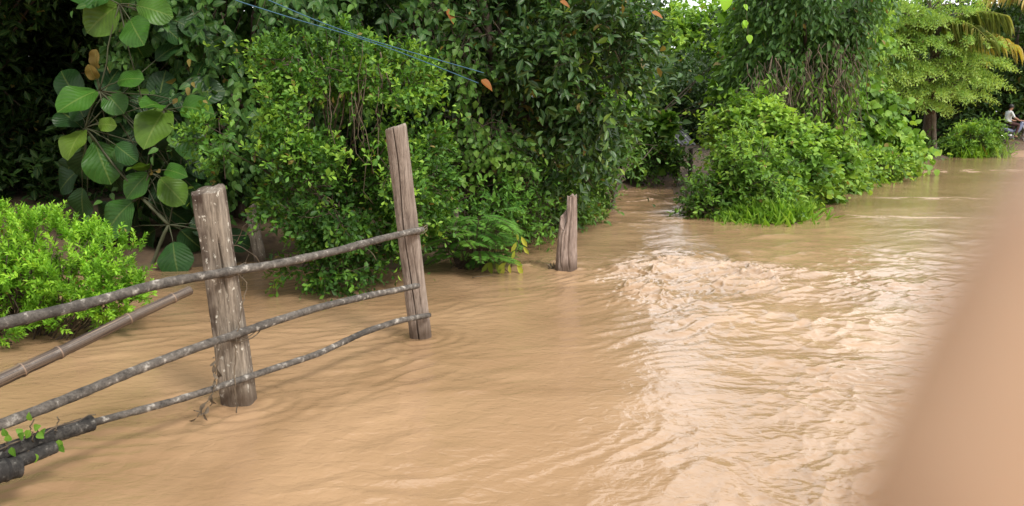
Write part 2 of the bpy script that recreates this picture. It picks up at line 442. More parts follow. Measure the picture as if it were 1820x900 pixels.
turb = np.clip(.95 * ell(tp, .95, 1.1) + .9 * ell(sp_ + [.4, .05], .7, .35) + .5 * ell(sp_ + [-.2, .05], .8, .25) + .6 * ell(rp_, 1.5, .7, .1) + .5 * ell(G(1150, 520)[:2], .5, .5), 0, 1.1)
bnd = X - .11 * Y - .12 + .55 * perlin(X * .55, Y * .45, 61) + .22 * perlin(X * 1.5, Y * 1.2, 62)
right = smooth(-.7, 1.9, bnd) * (1 - smooth(8.5, 12.5, Y)) + .85 * smooth(9, 12, Y) * smooth(-.2, .6, X - .1 * Y) * (1 - .4 * smooth(3.5, 6, X - .1 * Y))
right = np.clip(right * (.75 + .6 * perlin(X * .8, Y * .8, 5)), 0, 1.2)
gapw = ell(G(1150, 362)[:2], 1.1, 3.4, -.16) * smooth(10.3, 12, Y)
right = right + 1.1 * gapw
turb = turb * np.clip(.85 + .7 * perlin(X * 1.3, Y * 1.3, 63), .15, 1.3)
calm = 1 - .5 * smooth(10, 13, Y)
c1, s1 = math.cos(R(28)), math.sin(R(28))
rx_, ry_ = c1 * wx + s1 * wy, -s1 * wx + c1 * wy
patch = np.clip(.6 + .9 * perlin(X * .9, Y * .9, 64), .1, 1.4)
h = calm * (.010 * perlin(wx * .8, wy * 1.0, 1) + .0060 * perlin(rx_ * 1.2, ry_ * 2.6, 2) * lod(2.6) + patch * (.0095 * (1 - np.abs(perlin(rx_ * 1.7, ry_ * 5.2, 3)) * 1.6) * lod(5.2) + .0054 * perlin(rx_ * 4.2, ry_ * 9.5, 6) * lod(9.5) + .0013 * perlin(wx * 13, wy * 17, 4) * lod(17)))
def rid(f, seed, ax=1.0, wob=.0):
    q = wob * perlin(wx * f * .6, wy * f * .6, seed + 40)
    return np.maximum(1 - np.abs(perlin(wx * f * ax + q, wy * f + q, seed)) * 1.25, 0)
r1, r2, r3 = rid(1.0, 21, .7, .6), rid(2.3, 22, .75, .6), rid(5.0, 23, .8, .5)
h += right * (.018 * r1 ** 2 + .017 * r2 ** 2 * lod(2.3) + .0135 * r3 ** 2.5 * lod(5) + .0060 * rid(11, 24, .9) ** 2.5 * lod(11) + .011 * perlin(wx * 2.9, wy * 3.9, 26) * lod(3.9) + .0062 * perlin(wx * 6.5, wy * 8.5, 27) * lod(8.5) + .0026 * perlin(wx * 22, wy * 26, 25) * lod(26))
h += gapw * (.030 * perlin(wx * 1.5, wy * 2.4, 71) + .014 * perlin(wx * 2.6, wy * 4.2, 72) * lod(3.4))
t1, t2, t3 = rid(1.5, 31, .8, .8), rid(3.6, 32, .8, .9), rid(8.0, 33, .9, .8)
h += turb * (.024 * t1 ** 3 + .038 * t2 ** 3 * lod(3.6) + .027 * t3 ** 3 * lod(8) + .013 * rid(17, 34) ** 2 * lod(17)) + turb * .012
# standing lip of water where the flood spills off the road edge, and wakes at the posts
for c, rad in ((G(1010, 477)[:2], .17), (G(428, 712)[:2], .14), (G(748, 596)[:2], .12)):
    d = np.hypot(X - c[0], Y - c[1]); h += .005 * np.exp(-((d - rad) / .06) ** 2) * (1 + .7 * perlin(X * 9, Y * 9, 41)) + .0045 * np.cos(d * 55 + 2 * perlin(X * 3, Y * 3, 42)) * np.exp(-(d / .38) ** 2) * smooth(rad, rad + .05, d)
    tail = np.exp(-((X - c[0] - .25 * (Y - c[1])) / (.10 + .22 * np.maximum(c[1] - Y, 0))) ** 2) * smooth(0, .1, c[1] - Y) * np.exp(-np.maximum(c[1] - Y, 0) / .7)
    h += .010 * tail * perlin(X * 11, Y * 8, 43)
post_lip = sum(np.exp(-((np.hypot(X - c[0], Y - c[1]) - r_) / .05) ** 2) for c, r_ in ((G(1010, 477)[:2], .17), (G(428, 712)[:2], .14), (G(748, 596)[:2], .12)))
foam = np.clip(.08 * post_lip + turb * (.36 * smooth(.62, 1, t2) + .2 * smooth(.6, 1, t1) + .38 * smooth(.62, 1, t3)) + right * (.35 * smooth(.75, 1, r1) * smooth(.4, 1, r2) + .3 * smooth(.82, 1, r2)), 0, 1.1)
for (px, py, a, b) in ((1600, 386, 1.4, .25), (1500, 384, 1.2, .2), (1690, 305, 3.0, .5), (1750, 302, 2.5, .35), (1640, 352, 1.5, .3), (1230, 470, .8, .5)):
    foam = np.maximum(foam, 1.0 * ell(G(px, py)[:2], a, b) * smooth(.45, .8, rid(2.4, 51, .5)))
h = np.where(RR > 60, 0, h) - .012
V = np.stack([X, Y, h], -1).reshape(-1, 3)
mb = MB(); mb.add(V, grid_faces(len(rr), len(th)), foam.ravel())
m_ = len(th); mb.add(np.concatenate([V[:m_], [[0, 0, -.01]]]), np.stack([np.arange(m_ - 1), np.full(m_ - 1, m_), np.arange(1, m_)], -1))
water = structure(mb.build('flood_water', M['water']))

# dirt road surfacing from the flood where the rider is
ra = [G(1740, 281)[:2], G(1900, 281)[:2]]
mb = MB(); rows = []
for k, t in enumerate(np.linspace(0, 1, 30)):
    y = 29.5 + t * 50
    xc = 22.3 + t * 32
    for s in np.linspace(-1, 1, 13):
        rows.append((xc + s * 4.0, y, -.05 + .16 * smooth(29.5, 35, y) + .02 * (1 - s * s) + .012 * float(perlin(y * .8, s * 3))))
mb.add(np.array(rows), grid_faces(30, 13))
M['dirt'] = plain_mat('dirt_road', (.36, .22, .13), .6, var=.2, scale=1.5)
structure(mb.build('road', M['dirt']))
# ------------------------------------------------------------------ foliage tools
def template(ws, fold=.18, droop=.12, wave=0.0):
    """leaf along +X, length 1, half-width profile ws (interior rows); fold lifts the margins, droop bends the tip"""
    k = len(ws); v = [(0, 0, 0)]; l = [(0, 0, 0)]
    for i, w in enumerate(ws):
        t = (i + 1) / (k + 1); z = -droop * t * t
        wv = wave * math.sin(t * 9)
        v += [(t, w, z + fold * w + wv * w), (t, 0, z), (t, -w, z + fold * w - wv * w)]
        l += [(t, 1, 0), (t, 0, 0), (t, -1, 0)]
    v.append((1, 0, -droop)); l.append((1, 0, 0)); e = len(v) - 1
    f = [(0, 2, 1), (0, 3, 2)]
    for i in range(k - 1):
        a = 1 + 3 * i; b = a + 3
        f += [(a, a + 1, b + 1), (a, b + 1, b), (a + 1, a + 2, b + 2), (a + 1, b + 2, b + 1)]
    a = 1 + 3 * (k - 1); f += [(a, a + 1, e), (a + 1, a + 2, e)]
    return np.array(v, float), np.array(f), np.array(l, float)
T_OVAL = template([.36, .42], .25, .18)
T_OBOV = template([.28, .46], .22, .1)
T_HEART = template([.44, .53, .49, .38, .22], .16, .25)
T_HEARTS = template([.5, .34], .16, .2)
T_LANCE = template([.5, .42], .3, .15)
T_TINY = template([.5], .2, .1)
T_STRIP = template([.5, .5, .3], .3, .35)
def obov(p, q, n=11):
    return [.545 * math.sin(math.pi * ((i + 1) / (n + 1)) ** p) ** q for i in range(n)]
T_BIG = template(obov(1.12, .55), .12, .22, .10)
T_BIGS = [T_BIG, template(obov(1.0, .52), .17, .32, .12), template(obov(1.25, .58), .06, .28, .14), template(obov(1.1, .52), -.08, .36, .12)]

def leaves(mb, P, X, N, size, width, tint, tpl, rng):
    """P base points, X leaf directions, N wanted normals; size, width per leaf"""
    X = norm(X); Z = norm(N - (N * X).sum(1, keepdims=True) * X); Yv = np.cross(Z, X)
    tv, tf, tl = tpl
    n, k = len(P), len(tv)
    s = np.broadcast_to(size, (n,))[:, None]; w = np.broadcast_to(width, (n,))[:, None]
    v = P[:, None, :] + (tv[None, :, 0] * s)[..., None] * X[:, None] + (tv[None, :, 1] * w)[..., None] * Yv[:, None] + (tv[None, :, 2] * s)[..., None] * Z[:, None]
    f = (tf[None] + (np.arange(n) * k)[:, None, None]).reshape(-1, 3)
    mb.add(v.reshape(-1, 3), f, np.repeat(np.clip(tint, 0, 1), k), np.tile(tl, (n, 1)))

def sprigs(mb, P, A, L, nl, leaf, asp, tint, tpl, rng, up=.7, out=.5, droop=.25, fwd=.6, hang=.0, jit=.45, face=None):
    """P starts, A axes of N twigs; nl leaves on each, spiralled along the twig"""
    N = len(P); A = norm(A); U = norm(np.cross(A, norm(rng.randn(N, 3)))); Vv = np.cross(A, U)
    L = np.broadcast_to(L, (N,))
    pts, ax, nm, sz, tn = [], [], [], [], []
    ph = rng.rand(N) * 6.28
    for j in range(nl):
        t = (j + .6 * rng.rand(N)) / nl
        p = P + A * (L * t)[:, None]; p[:, 2] -= droop * L * t * t
        a = ph + j * 2.4
        d = np.cos(a)[:, None] * U + np.sin(a)[:, None] * Vv
        x = d + A * (fwd + .7 * t)[:, None] + rng.randn(N, 3) * .2; x[:, 2] -= hang
        n_ = A * out + rng.randn(N, 3) * jit; n_[:, 2] += up
        if face is not None: n_ += face
        pts.append(p); ax.append(x); nm.append(n_)
        sz.append(leaf * (.62 + .55 * rng.rand(N)) * (1 - .25 * t)); tn.append(np.where(rng.rand(N) < .012, 1.0, np.minimum(tint + .22 * (t - .5) + rng.randn(N) * .1, .92)))
    sz = np.concatenate(sz)
    leaves(mb, np.concatenate(pts), np.concatenate(ax), np.concatenate(nm), sz, sz * asp * (.85 + .3 * rng.rand(len(sz))), np.concatenate(tn), tpl, rng)

def lobe(px, py, Y, rx, ry, rz):
    """crown ellipsoid: centre and half-sizes read off the photo at depth Y"""
    return W(px, py, Y), np.array([rx / PXM(Y), rz, ry / PXM(Y)])
def sample(lobes, n, rng, inner=.45, gap=.0, gs=1.6, zmin=.03, seed=0):
    vol = np.array([(r[0] * r[2] * r[1]) ** .67 for _, r in lobes]); pr = vol / vol.sum()
    P, O = [], []
    have = 0
    while have < n:
        k = rng.choice(len(lobes), n, p=pr)
        c = np.array([l[0] for l in lobes])[k]; r = np.array([l[1] for l in lobes])[k]
        d = norm(rng.randn(n, 3)); q = (inner ** 3 + (1 - inner ** 3) * rng.rand(n)) ** (1 / 3)
        rough = 1 + .16 * noise3(d * 2.0 + c, 1.3, seed)
        p = c + d * r * (q * rough)[:, None]
        ok = (p[:, 2] > zmin) & (noise3(p, gs, seed + 1) > gap - .25 if gap > 0 else True)
        P.append(p[ok]); O.append(norm(d / r)[ok]); have += int(ok.sum())
    return np.concatenate(P)[:n], np.concatenate(O)[:n]

def curve(a, b, sag, rng, n=9, wob=.05):
    t = np.linspace(0, 1, n)[:, None]; a, b = np.asarray(a), np.asarray(b)
    p = a + (b - a) * t; Ln = np.linalg.norm(b - a)
    p[:, 2] += (sag * 4 * t * (1 - t))[:, 0]
    w = np.cumsum(rng.randn(n, 3), 0) * wob * Ln / n; w -= t * w[-1]; w -= (1 - t) * w[0]
    return p + w
def limbs(mb, base, tips, r0, rng, trunk_top=None, split=.5):
    base = np.asarray(base, float)
    if trunk_top is None: trunk_top = base + (np.mean(tips, 0) - base) * split
    tr = curve(base, trunk_top, 0, rng, 12, .12)
    mb.tube(tr, np.linspace(r0 * 1.15, r0 * .62, 12), 10, rough=.06, rng=rng)
    for q in tips:
        s = tr[rng.randint(6, 12)]
        Ln = np.linalg.norm(q - s)
        mb.tube(curve(s, q, .08 * Ln, rng, 9, .16), np.linspace(r0 * .42, r0 * .08, 9), 6, rough=.05, rng=rng)

RNG = lambda s: np.random.RandomState(s)
def plant(name, label, cat, base, lobes, n, nl, L, leaf, asp, tpl, mat, seed, group=None, tint=.45, tvar=.16, inner=.5, gap=.15, gs=1.6, down=.0, axis_out=.8,
          r0=.06, ntips=10, trunk_top=None, twigs=True, part='crown', stem='trunk', zmin=.03, hi=0.25, **kw):
    rng = RNG(seed)
    base = np.array([base[0], base[1], gz(base[0], base[1]) - .08])
    root = thing(name, label, cat, base, group)
    P, O = sample(lobes, n, rng, inner, gap, gs, zmin, seed)
    A = O * axis_out + rng.randn(n, 3) * .45; A[:, 2] += .25 - down
    tn = tint + rng.randn(n) * tvar + hi * noise3(P, .9, seed + 9)
    mb = MB(); sprigs(mb, P, A, L * (.7 + .6 * rng.rand(n) + 1.4 * (rng.rand(n) < .07)), nl, leaf, asp, tn, tpl, rng, **kw)
    mb.build(part, mat, root)
    mb = MB()
    cs = [c for c, r in lobes if abs(c[2]) < 60]
    tips = []
    for q in range(ntips):
        tips.append(P[rng.randint(n)])
    limbs(mb, base, tips, r0, rng, trunk_top)
    mb.build(stem, M['bark'] if stem == 'trunk' else M['twig'], root)
    if twigs:
        mb = MB(); A = norm(A)
        for q in rng.permutation(n)[:min(n, 500)]:
            a = P[q] - A[q] * L * .5; b = P[q] + A[q] * L * .9
            mb.tube(np.array([a, (a + b) / 2 + rng.randn(3) * .02, b]), [.006, .004, .002], 3, cap=False)
        mb.build('twigs', M['twig'], root)
    return root, P, O

DK, MD = (.010, .030, .008), (.028, .075, .016)
M['leaf_dark'] = leaf_mat('leaf_dark', [(0, (.012, .036, .011)), (.5, (.026, .07, .018)), (1, (.06, .13, .03))], .45, spec=.2, gain=.95)
M['leaf_mid'] = leaf_mat('leaf_mid', [(0, (.018, .055, .012)), (.5, (.05, .125, .022)), (1, (.12, .22, .04))], .42)
M['leaf_heart'] = leaf_mat('leaf_heart', [(0, (.015, .045, .012)), (.5, (.035, .095, .024)), (1, (.08, .17, .04))], .4)
M['leaf_lime'] = leaf_mat('leaf_lime', [(0, (.045, .12, .012)), (.5, (.13, .30, .026)), (1, (.25, .45, .05))], .5, .35)
M['leaf_yellow'] = leaf_mat('leaf_yellow_green', [(0, (.018, .06, .012)), (.5, (.058, .155, .022)), (1, (.20, .345, .05))], .42, .3)
M['leaf_bank'] = leaf_mat('leaf_bank', [(0, (.035, .09, .016)), (.5, (.105, .225, .034)), (1, (.25, .40, .075))], .45, .32)
M['leaf_feather'] = leaf_mat('leaf_feather', [(0, (.06, .14, .045)), (.5, (.18, .31, .09)), (1, (.33, .46, .15))], .5, .35)
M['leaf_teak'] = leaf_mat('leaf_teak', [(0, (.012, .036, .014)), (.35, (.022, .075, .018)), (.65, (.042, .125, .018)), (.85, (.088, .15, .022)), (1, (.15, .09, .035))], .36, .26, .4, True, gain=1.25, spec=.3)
M['leaf_jack'] = leaf_mat('leaf_jackfruit', [(0, (.012, .034, .012)), (.55, (.026, .07, .02)), (.9, (.06, .125, .028)), (1, (.16, .24, .04))], .34, .2, spec=.4)
M['leaf_fern'] = leaf_mat('leaf_fern', [(0, (.025, .08, .016)), (.5, (.06, .165, .03)), (1, (.12, .26, .045))], .45, .3)
M['leaf_dead'] = leaf_mat('leaf_dead', [(0, (.10, .045, .018)), (.5, (.26, .10, .03)), (1, (.42, .17, .05))], .5, .3)
M['leaf_wilt'] = leaf_mat('leaf_wilting', [(0, (.09, .16, .02)), (.5, (.24, .30, .04)), (1, (.42, .42, .08))], .5, .35)
M['palm'] = leaf_mat('palm_leaflet', [(0, (.07, .11, .03)), (.4, (.20, .25, .08)), (.7, (.34, .33, .12)), (.85, (.40, .34, .10)), (1, (.42, .38, .26))], .4, .35)
M['grass'] = leaf_mat('grass_blade', [(0, (.06, .14, .02)), (.5, (.14, .28, .035)), (1, (.26, .40, .07))], .5, .35, .1)

# ------------------------------------------------------------------ far and surrounding wood (one mass)
def wood(name, boxes, n, leaf, mat, seed, label=None):
    rng = RNG(seed); mb = MB()
    for (x0, x1, y0, y1, z0, z1, k) in boxes:
        nn = int(n * k)
        P = np.stack([rng.uniform(x0, x1, nn), rng.uniform(y0, y1, nn), z0 + (z1 - z0) * rng.rand(nn)], 1)
        P = P[noise3(P, .8, seed) > -.6]
        A = rng.randn(len(P), 3) * .6 + [0, -.7, .1]
        sprigs(mb, P, A, leaf * 3, 6, leaf, .55, .3 + .12 * rng.randn(len(P)) + .2 * noise3(P, .7, seed + 2), T_OVAL, rng, droop=.4)
    o = mb.build(name, mat)
    o['kind'] = 'stuff'
    if label: o['label'] = label
    return o
wood('background_wood', [(-16, .7, 12.8, 18, .2, 6.5, 4.2), (.5, 3.4, 20.5, 24, .2, 5.5, .8), (4.3, 8, 30, 34, .4, 3.1, .7), (-26, -7.8, 8.5, 17, .2, 7.5, 4.2), (-38, -.5, 18.5, 25, .2, 7.0, 6), (-16, -2.8, 7.2, 13, 4.7, 7.4, 2.4), (0, 4.6, 24, 28, 0, 5.0, .7), (6.6, 11, 24, 28, 0, 5.0, .7)], 3600, .24, M['leaf_dark'], 101, 'dense dark wood closing the view behind the nearer trees, with an unseen canopy added overhead for shade')  # high box over the left trees is an unseen canopy added to shade them
wood('distant_wood', [(17.5, 70, 46, 58, 0, 8.5, 4.2), (8, 17.5, 46, 54, 0, 5.0, .5)], 3600, .5, M['leaf_dark'], 102, 'far dark wood beyond the end of the flooded road')

# ------------------------------------------------------------------ trees and shrubs
B = lambda px, py: G(px, py)[:2]
def at(px, Y): return W(px, 300, Y)[:2]
deep = 'tall trees standing in the shade behind the fence'
plant('dark_tree', 'dark shaded tree at the left edge behind the lime green bush', 'tree', at(-120, 11.6),
      [lobe(40, 110, 10.8, 190, 200, 1.3), lobe(-140, 260, 10.5, 190, 260, 1.4), lobe(120, 330, 11.2, 150, 130, .9), lobe(0, -260, 10.2, 330, 230, 2.2), (np.array([-5.5, 8.6, 6.6]), np.array([3.2, 2.3, 1.3]))],  # last lobe is an unseen overhead canopy, added to block sky light
      2600, 9, .5, .17, .5, T_OVAL, M['leaf_dark'], 1, deep, tint=.35, r0=.06, ntips=10, droop=.5)
r, P, O = plant('climber_covered_tree', 'tree hung with a curtain of dark heart-shaped climber leaves above the shrub', 'tree', at(430, 9.9),
      [lobe(400, 110, 9.4, 170, 190, .8), lobe(560, 30, 9.5, 190, 130, .8), lobe(330, 270, 9.7, 120, 130, .6), lobe(690, 20, 9.8, 120, 120, .7), lobe(430, -230, 9.8, 330, 190, 1.4)],
      2100, 9, .5, .135, .56, T_HEART, M['leaf_heart'], 2, deep, tint=.45, down=.9, r0=.15, ntips=14, inner=.7, gap=.1, up=.25, out=.2, hang=.8, jit=.3, face=np.array([0, -.8, 0]))
plant('yellow_green_shrub', 'tall yellow-green shrub with small bright leaves behind the two fence posts', 'shrub', B(590, 478),
      [lobe(580, 110, 7.4, 120, 52, .5), lobe(690, 150, 7.5, 80, 60, .5), lobe(560, 200, 7.4, 150, 70, .6), lobe(430, 240, 6.9, 88, 36, .4), lobe(500, 288, 6.9, 80, 45, .4), lobe(420, 312, 6.8, 50, 18, .3), lobe(600, 335, 7.1, 160, 100, .6), lobe(580, 474, 7.0, 78, 32, .3), lobe(640, 430, 7.2, 90, 36, .4), lobe(725, 320, 7.7, 70, 130, .5)],
      2900, 9, .19, .074, .60, T_OBOV, M['leaf_yellow'], 3, tint=.48, hi=.55, tvar=.2, r0=.03, ntips=30, stem='stems', part='foliage', up=.75, inner=.55, gap=.27, gs=2.2)
SHRUB = bpy.data.objects['yellow_green_shrub']
rng = RNG(56); mb = MB()
for k in range(45):
    x = 500 + 190 * rng.rand(); Y = 6.95 + .5 * rng.rand(); y0 = 75 + 90 * rng.rand(); y1 = y0 + 50 + 170 * rng.rand() ** 2
    mb.tube(curve(W(x, y0, Y), W(x + 16 * rng.randn(), y1, Y), 0, rng, 8, .3), .003 + .004 * rng.rand() ** 2, 4)
for k in range(14):
    x = 440 + 280 * rng.rand(); y = 330 + 140 * rng.rand(); Y = 6.7 + .5 * rng.rand()
    mb.tube(curve(W(x, y, Y), W(x + 60 * rng.randn(), y + 40 * rng.randn(), Y), .05, rng, 8, .25), .004, 4)
mb.build('hanging_stems', M['deadvine'], SHRUB)
plant('jackfruit_tree', 'dark glossy-leaved tree in the middle with a few orange dead leaves', 'tree', at(885, 10.3),
      [lobe(900, 70, 9.9, 170, 130, 1.0), lobe(1030, 110, 9.8, 112, 130, 1.0), lobe(1000, 250, 10.2, 78, 68, .7), lobe(960, 250, 10.3, 90, 100, .6), lobe(800, 140, 10.2, 80, 150, .8), lobe(840, -150, 10.2, 210, 150, 1.6), lobe(975, 345, 10.9, 60, 30, .3)],
      1900, 9, .38, .165, .46, T_OVAL, M['leaf_jack'], 4, tint=.45, r0=.13, ntips=18, up=.55, droop=.45, hang=.3, trunk_top=W(882, 120, 10.0), gap=.2, gs=1.8, zmin=.62)
plant('understory_shrub', 'dark green feathery shrub under the middle tree behind the tall post', 'shrub', at(850, 9.5),
      [lobe(850, 330, 9.3, 80, 85, .5), lobe(760, 330, 9.6, 70, 100, .5), lobe(930, 360, 9.6, 70, 60, .4)],
      620, 10, .3, .10, .42, T_OVAL, M['leaf_fern'], 5, tint=.4, r0=.03, ntips=12, stem='stems', part='foliage', droop=.4)
plant('leafy_vine', 'pale small-leaved vine trailing down the left side of the middle tree', 'vine', at(830, 9.3),
      [lobe(825, 140, 9.15, 28, 130, .15), lobe(790, 260, 9.2, 30, 90, .15), lobe(880, 270, 9.2, 40, 70, .15), lobe(770, 60, 9.2, 50, 60, .2)],
      240, 7, .4, .105, .8, T_HEARTS, M['leaf_mid'], 6, tint=.55, down=1.1, r0=.012, ntips=8, stem='stems', part='foliage', up=.25, hang=.6, face=np.array([0, -.8, 0]))
plant('low_shrub', 'low dark leafy shrub at the water edge directly behind the broken post', 'shrub', at(985, 11.4),
      [lobe(975, 368, 11.2, 62, 34, .5), lobe(1030, 352, 11.8, 38, 26, .4), lobe(930, 392, 10.6, 40, 14, .3), lobe(1000, 320, 11.6, 70, 40, .5)],
      520, 9, .3, .12, .45, T_OVAL, M['leaf_mid'], 26, tint=.45, r0=.025, ntips=10, stem='stems', part='foliage', droop=.3)
gapg = 'trees round the gap of open water'
plant('pale_tree', 'paler big-leaved tree behind the gap of open water', 'tree', at(1090, 20),
      [lobe(1095, 90, 19.5, 50, 85, .7), lobe(1328, 160, 18.2, 40, 70, .7), lobe(1330, 75, 19.5, 40, 74, .7), lobe(1092, 200, 19, 48, 66, .7), lobe(1196, 236, 18.5, 50, 18, .25), lobe(1172, 256, 18.4, 44, 22, .25)],
      860, 8, .36, .27, .62, T_HEART, M['leaf_bank'], 7, gapg, tint=.42, r0=.045, ntips=12, droop=.4, hang=.35)
plant('gap_shrub', 'loose shrub trailing into the left side of the water gap', 'shrub', at(1090, 13.4),
      [lobe(1075, 250, 12.9, 52, 48, .4), lobe(1040, 345, 12.4, 44, 25, .3), lobe(1160, 284, 18.2, 46, 24, .4)],
      620, 9, .4, .14, .5, T_OVAL, M['leaf_mid'], 8, tint=.45, r0=.04, ntips=12, stem='stems', part='foliage', droop=.4, hang=.3, zmin=.42)
plant('far_tree', 'pale tree far off, seen through the notch above the gap of open water', 'tree', at(1215, 112),
      [lobe(1215, 104, 108, 62, 84, 6), lobe(1175, 95, 112, 55, 84, 5), lobe(1260, 100, 110, 55, 90, 5)],
      1100, 10, 1.9, .85, .6, T_HEART, M['leaf_bank'], 27, tint=.5, r0=.5, ntips=8, droop=.4, twigs=False)
r, P, O = plant('vine_draped_tree', 'tree shrouded in dark hanging vines with brown dead stems below, right of the gap', 'tree', at(1440, 16.6),
      [lobe(1420, 60, 16.3, 105, 110, 1.0), lobe(1440, -15, 16.3, 112, 62, 1.1), lobe(1480, 130, 16.1, 42, 100, .55), lobe(1360, 120, 16.6, 55, 90, .7), lobe(1440, 200, 16.6, 60, 60, .6)],
      1500, 8, .55, .18, .5, T_OVAL, M['leaf_heart'], 9, tint=.55, down=1.3, r0=.17, ntips=12, inner=.7, gap=.12, up=.2, out=.3, hang=.9, face=np.array([0, -.5, 0]), trunk_top=W(1430, 80, 16.5))
rng = RNG(55); mb = MB()
for k in range(230):
    x = 1325 + 200 * rng.rand(); Y = 14.9 + .9 * rng.rand(); y0 = 110 + 90 * rng.rand() - .25 * (x - 1325); y1 = y0 + 70 + 110 * rng.rand()
    mb.tube(curve(W(x, y0, Y), W(x + 22 * rng.randn(), min(y1, 285), Y), 0, rng, 9, .45), .005 + .010 * rng.rand() ** 3, 4)
mb.build('hanging_stems', M['deadvine'], r)
n = 190; mb = MB(); P = np.array([W(1325 + 200 * rng.rand(), 120 + 130 * rng.rand(), 15.0 + .8 * rng.rand()) for k in range(n)])
sprigs(mb, P, rng.randn(n, 3) * .3 + [0, -.3, -1], .6, 8, .17, .36, .4 + .2 * rng.randn(n), T_OVAL, rng, up=.1, hang=.9, face=np.array([0, -.5, 0]))
mb.build('trailing_leaves', M['leaf_bank'], r)

bank = 'bushes along the right bank'
plant('bank_bush', 'leafy bright bush at the tip of the bank beside the water gap', 'bush', B(1290, 378),
      [lobe(1328, 310, 12.9, 56, 66, .7), lobe(1262, 350, 12.7, 34, 26, .35), lobe(1290, 335, 12.9, 36, 40, .4), lobe(1345, 355, 12.7, 56, 36, .5), lobe(1395, 378, 12.3, 34, 14, .4), lobe(1245, 372, 12.5, 26, 14, .3)],
      900, 9, .34, .125, .5, T_OVAL, M['leaf_bank'], 10, bank, hi=.5, tvar=.2, tint=.45, r0=.03, ntips=16, stem='stems', part='foliage', droop=.4, hang=.2)
plant('bank_bush', 'taller pale bush rising behind the leafy bush on the bank tip', 'bush', at(1330, 14.4),
      [lobe(1338, 235, 14.6, 56, 56, .6), lobe(1370, 260, 14.2, 70, 60, .6), lobe(1312, 260, 14.8, 34, 38, .4)],
      700, 8, .4, .15, .6, T_HEARTS, M['leaf_bank'], 11, bank, hi=.5, tvar=.2, tint=.5, r0=.03, ntips=16, stem='stems', part='foliage', droop=.4, hang=.3)
plant('bank_bush', 'broad-leaved bush below the hanging dead vines', 'bush', at(1420, 14.4),
      [lobe(1405, 315, 13.9, 62, 55, .6), lobe(1450, 300, 14.6, 60, 60, .6)],
      620, 8, .36, .15, .7, T_HEART, M['leaf_bank'], 12, bank, hi=.5, tvar=.2, tint=.4, r0=.03, ntips=12, stem='stems', part='foliage', droop=.4, hang=.3)
plant('bank_bush', 'low spreading bush trailing along the waterline past the dead vines', 'bush', at(1510, 18.0),
      [lobe(1505, 300, 17.6, 55, 32, .6), lobe(1560, 298, 19.5, 52, 24, .7), lobe(1450, 340, 15.2, 40, 18, .5), lobe(1500, 325, 16.8, 40, 12, .5), lobe(1470, 285, 17.2, 45, 40, .6)],
      640, 8, .36, .15, .6, T_HEARTS, M['leaf_bank'], 13, bank, hi=.5, tvar=.2, tint=.5, r0=.03, ntips=12, stem='stems', part='foliage', droop=.5, hang=.2)
plant('climber_bush', 'tall bush smothered in pale heart-shaped leaves left of the feathery tree', 'bush', at(1560, 21.5),
      [lobe(1530, 205, 21.2, 44, 78, .7), lobe(1580, 262, 21.8, 38, 42, .7), lobe(1518, 75, 22.5, 34, 80, .8), lobe(1525, 265, 20.8, 35, 35, .5)],
      800, 8, .5, .24, .85, T_HEART, M['leaf_bank'], 14, tint=.42, r0=.06, ntips=14, stem='stems', part='foliage', droop=.4, hang=.6, up=.4, face=np.array([0, -.5, 0]))
far = 'dark trees beyond the bend of the road'
plant('dark_tree', 'dark tree behind the rider at the right edge', 'tree', at(1790, 40),
      [lobe(1775, 110, 39, 90, 110, 2.6), lobe(1880, 60, 39, 120, 170, 3), lobe(1820, 190, 38.5, 110, 55, 2)],
      900, 9, .9, .42, .55, T_OVAL, M['leaf_dark'], 15, far, tint=.5, r0=.3, ntips=14, droop=.4)
plant('dark_tree', 'dark tree in the shade behind the thin trunk of the feathery tree', 'tree', at(1660, 38),
      [lobe(1650, 200, 37, 80, 60, 2), lobe(1590, 150, 37, 70, 90, 2), lobe(1700, 130, 38, 60, 80, 2)],
      700, 9, .9, .40, .55, T_OVAL, M['leaf_dark'], 16, far, tint=.4, r0=.3, ntips=12, droop=.4)
plant('roadside_shrub', 'bright green shrub at the road edge left of the motorcycle', 'shrub', at(1728, 31.5),
      [lobe(1728, 255, 31.3, 38, 26, .8), lobe(1745, 240, 32, 24, 22, .6), lobe(1700, 268, 31, 20, 12, .5)],
      520, 9, .4, .2, .42, T_OVAL, M['leaf_bank'], 17, tint=.5, r0=.03, ntips=10, stem='stems', part='foliage', droop=.4)
plant('roadside_shrub', 'dark green shrub at the foot of the feathery tree trunk', 'shrub', at(1680, 31.5),
      [lobe(1690, 266, 31.3, 20, 14, .5), lobe(1622, 266, 30, 22, 16, .5)],
      360, 9, .4, .2, .5, T_OVAL, M['leaf_mid'], 18, tint=.45, r0=.03, ntips=8, stem='stems', part='foliage', droop=.4)

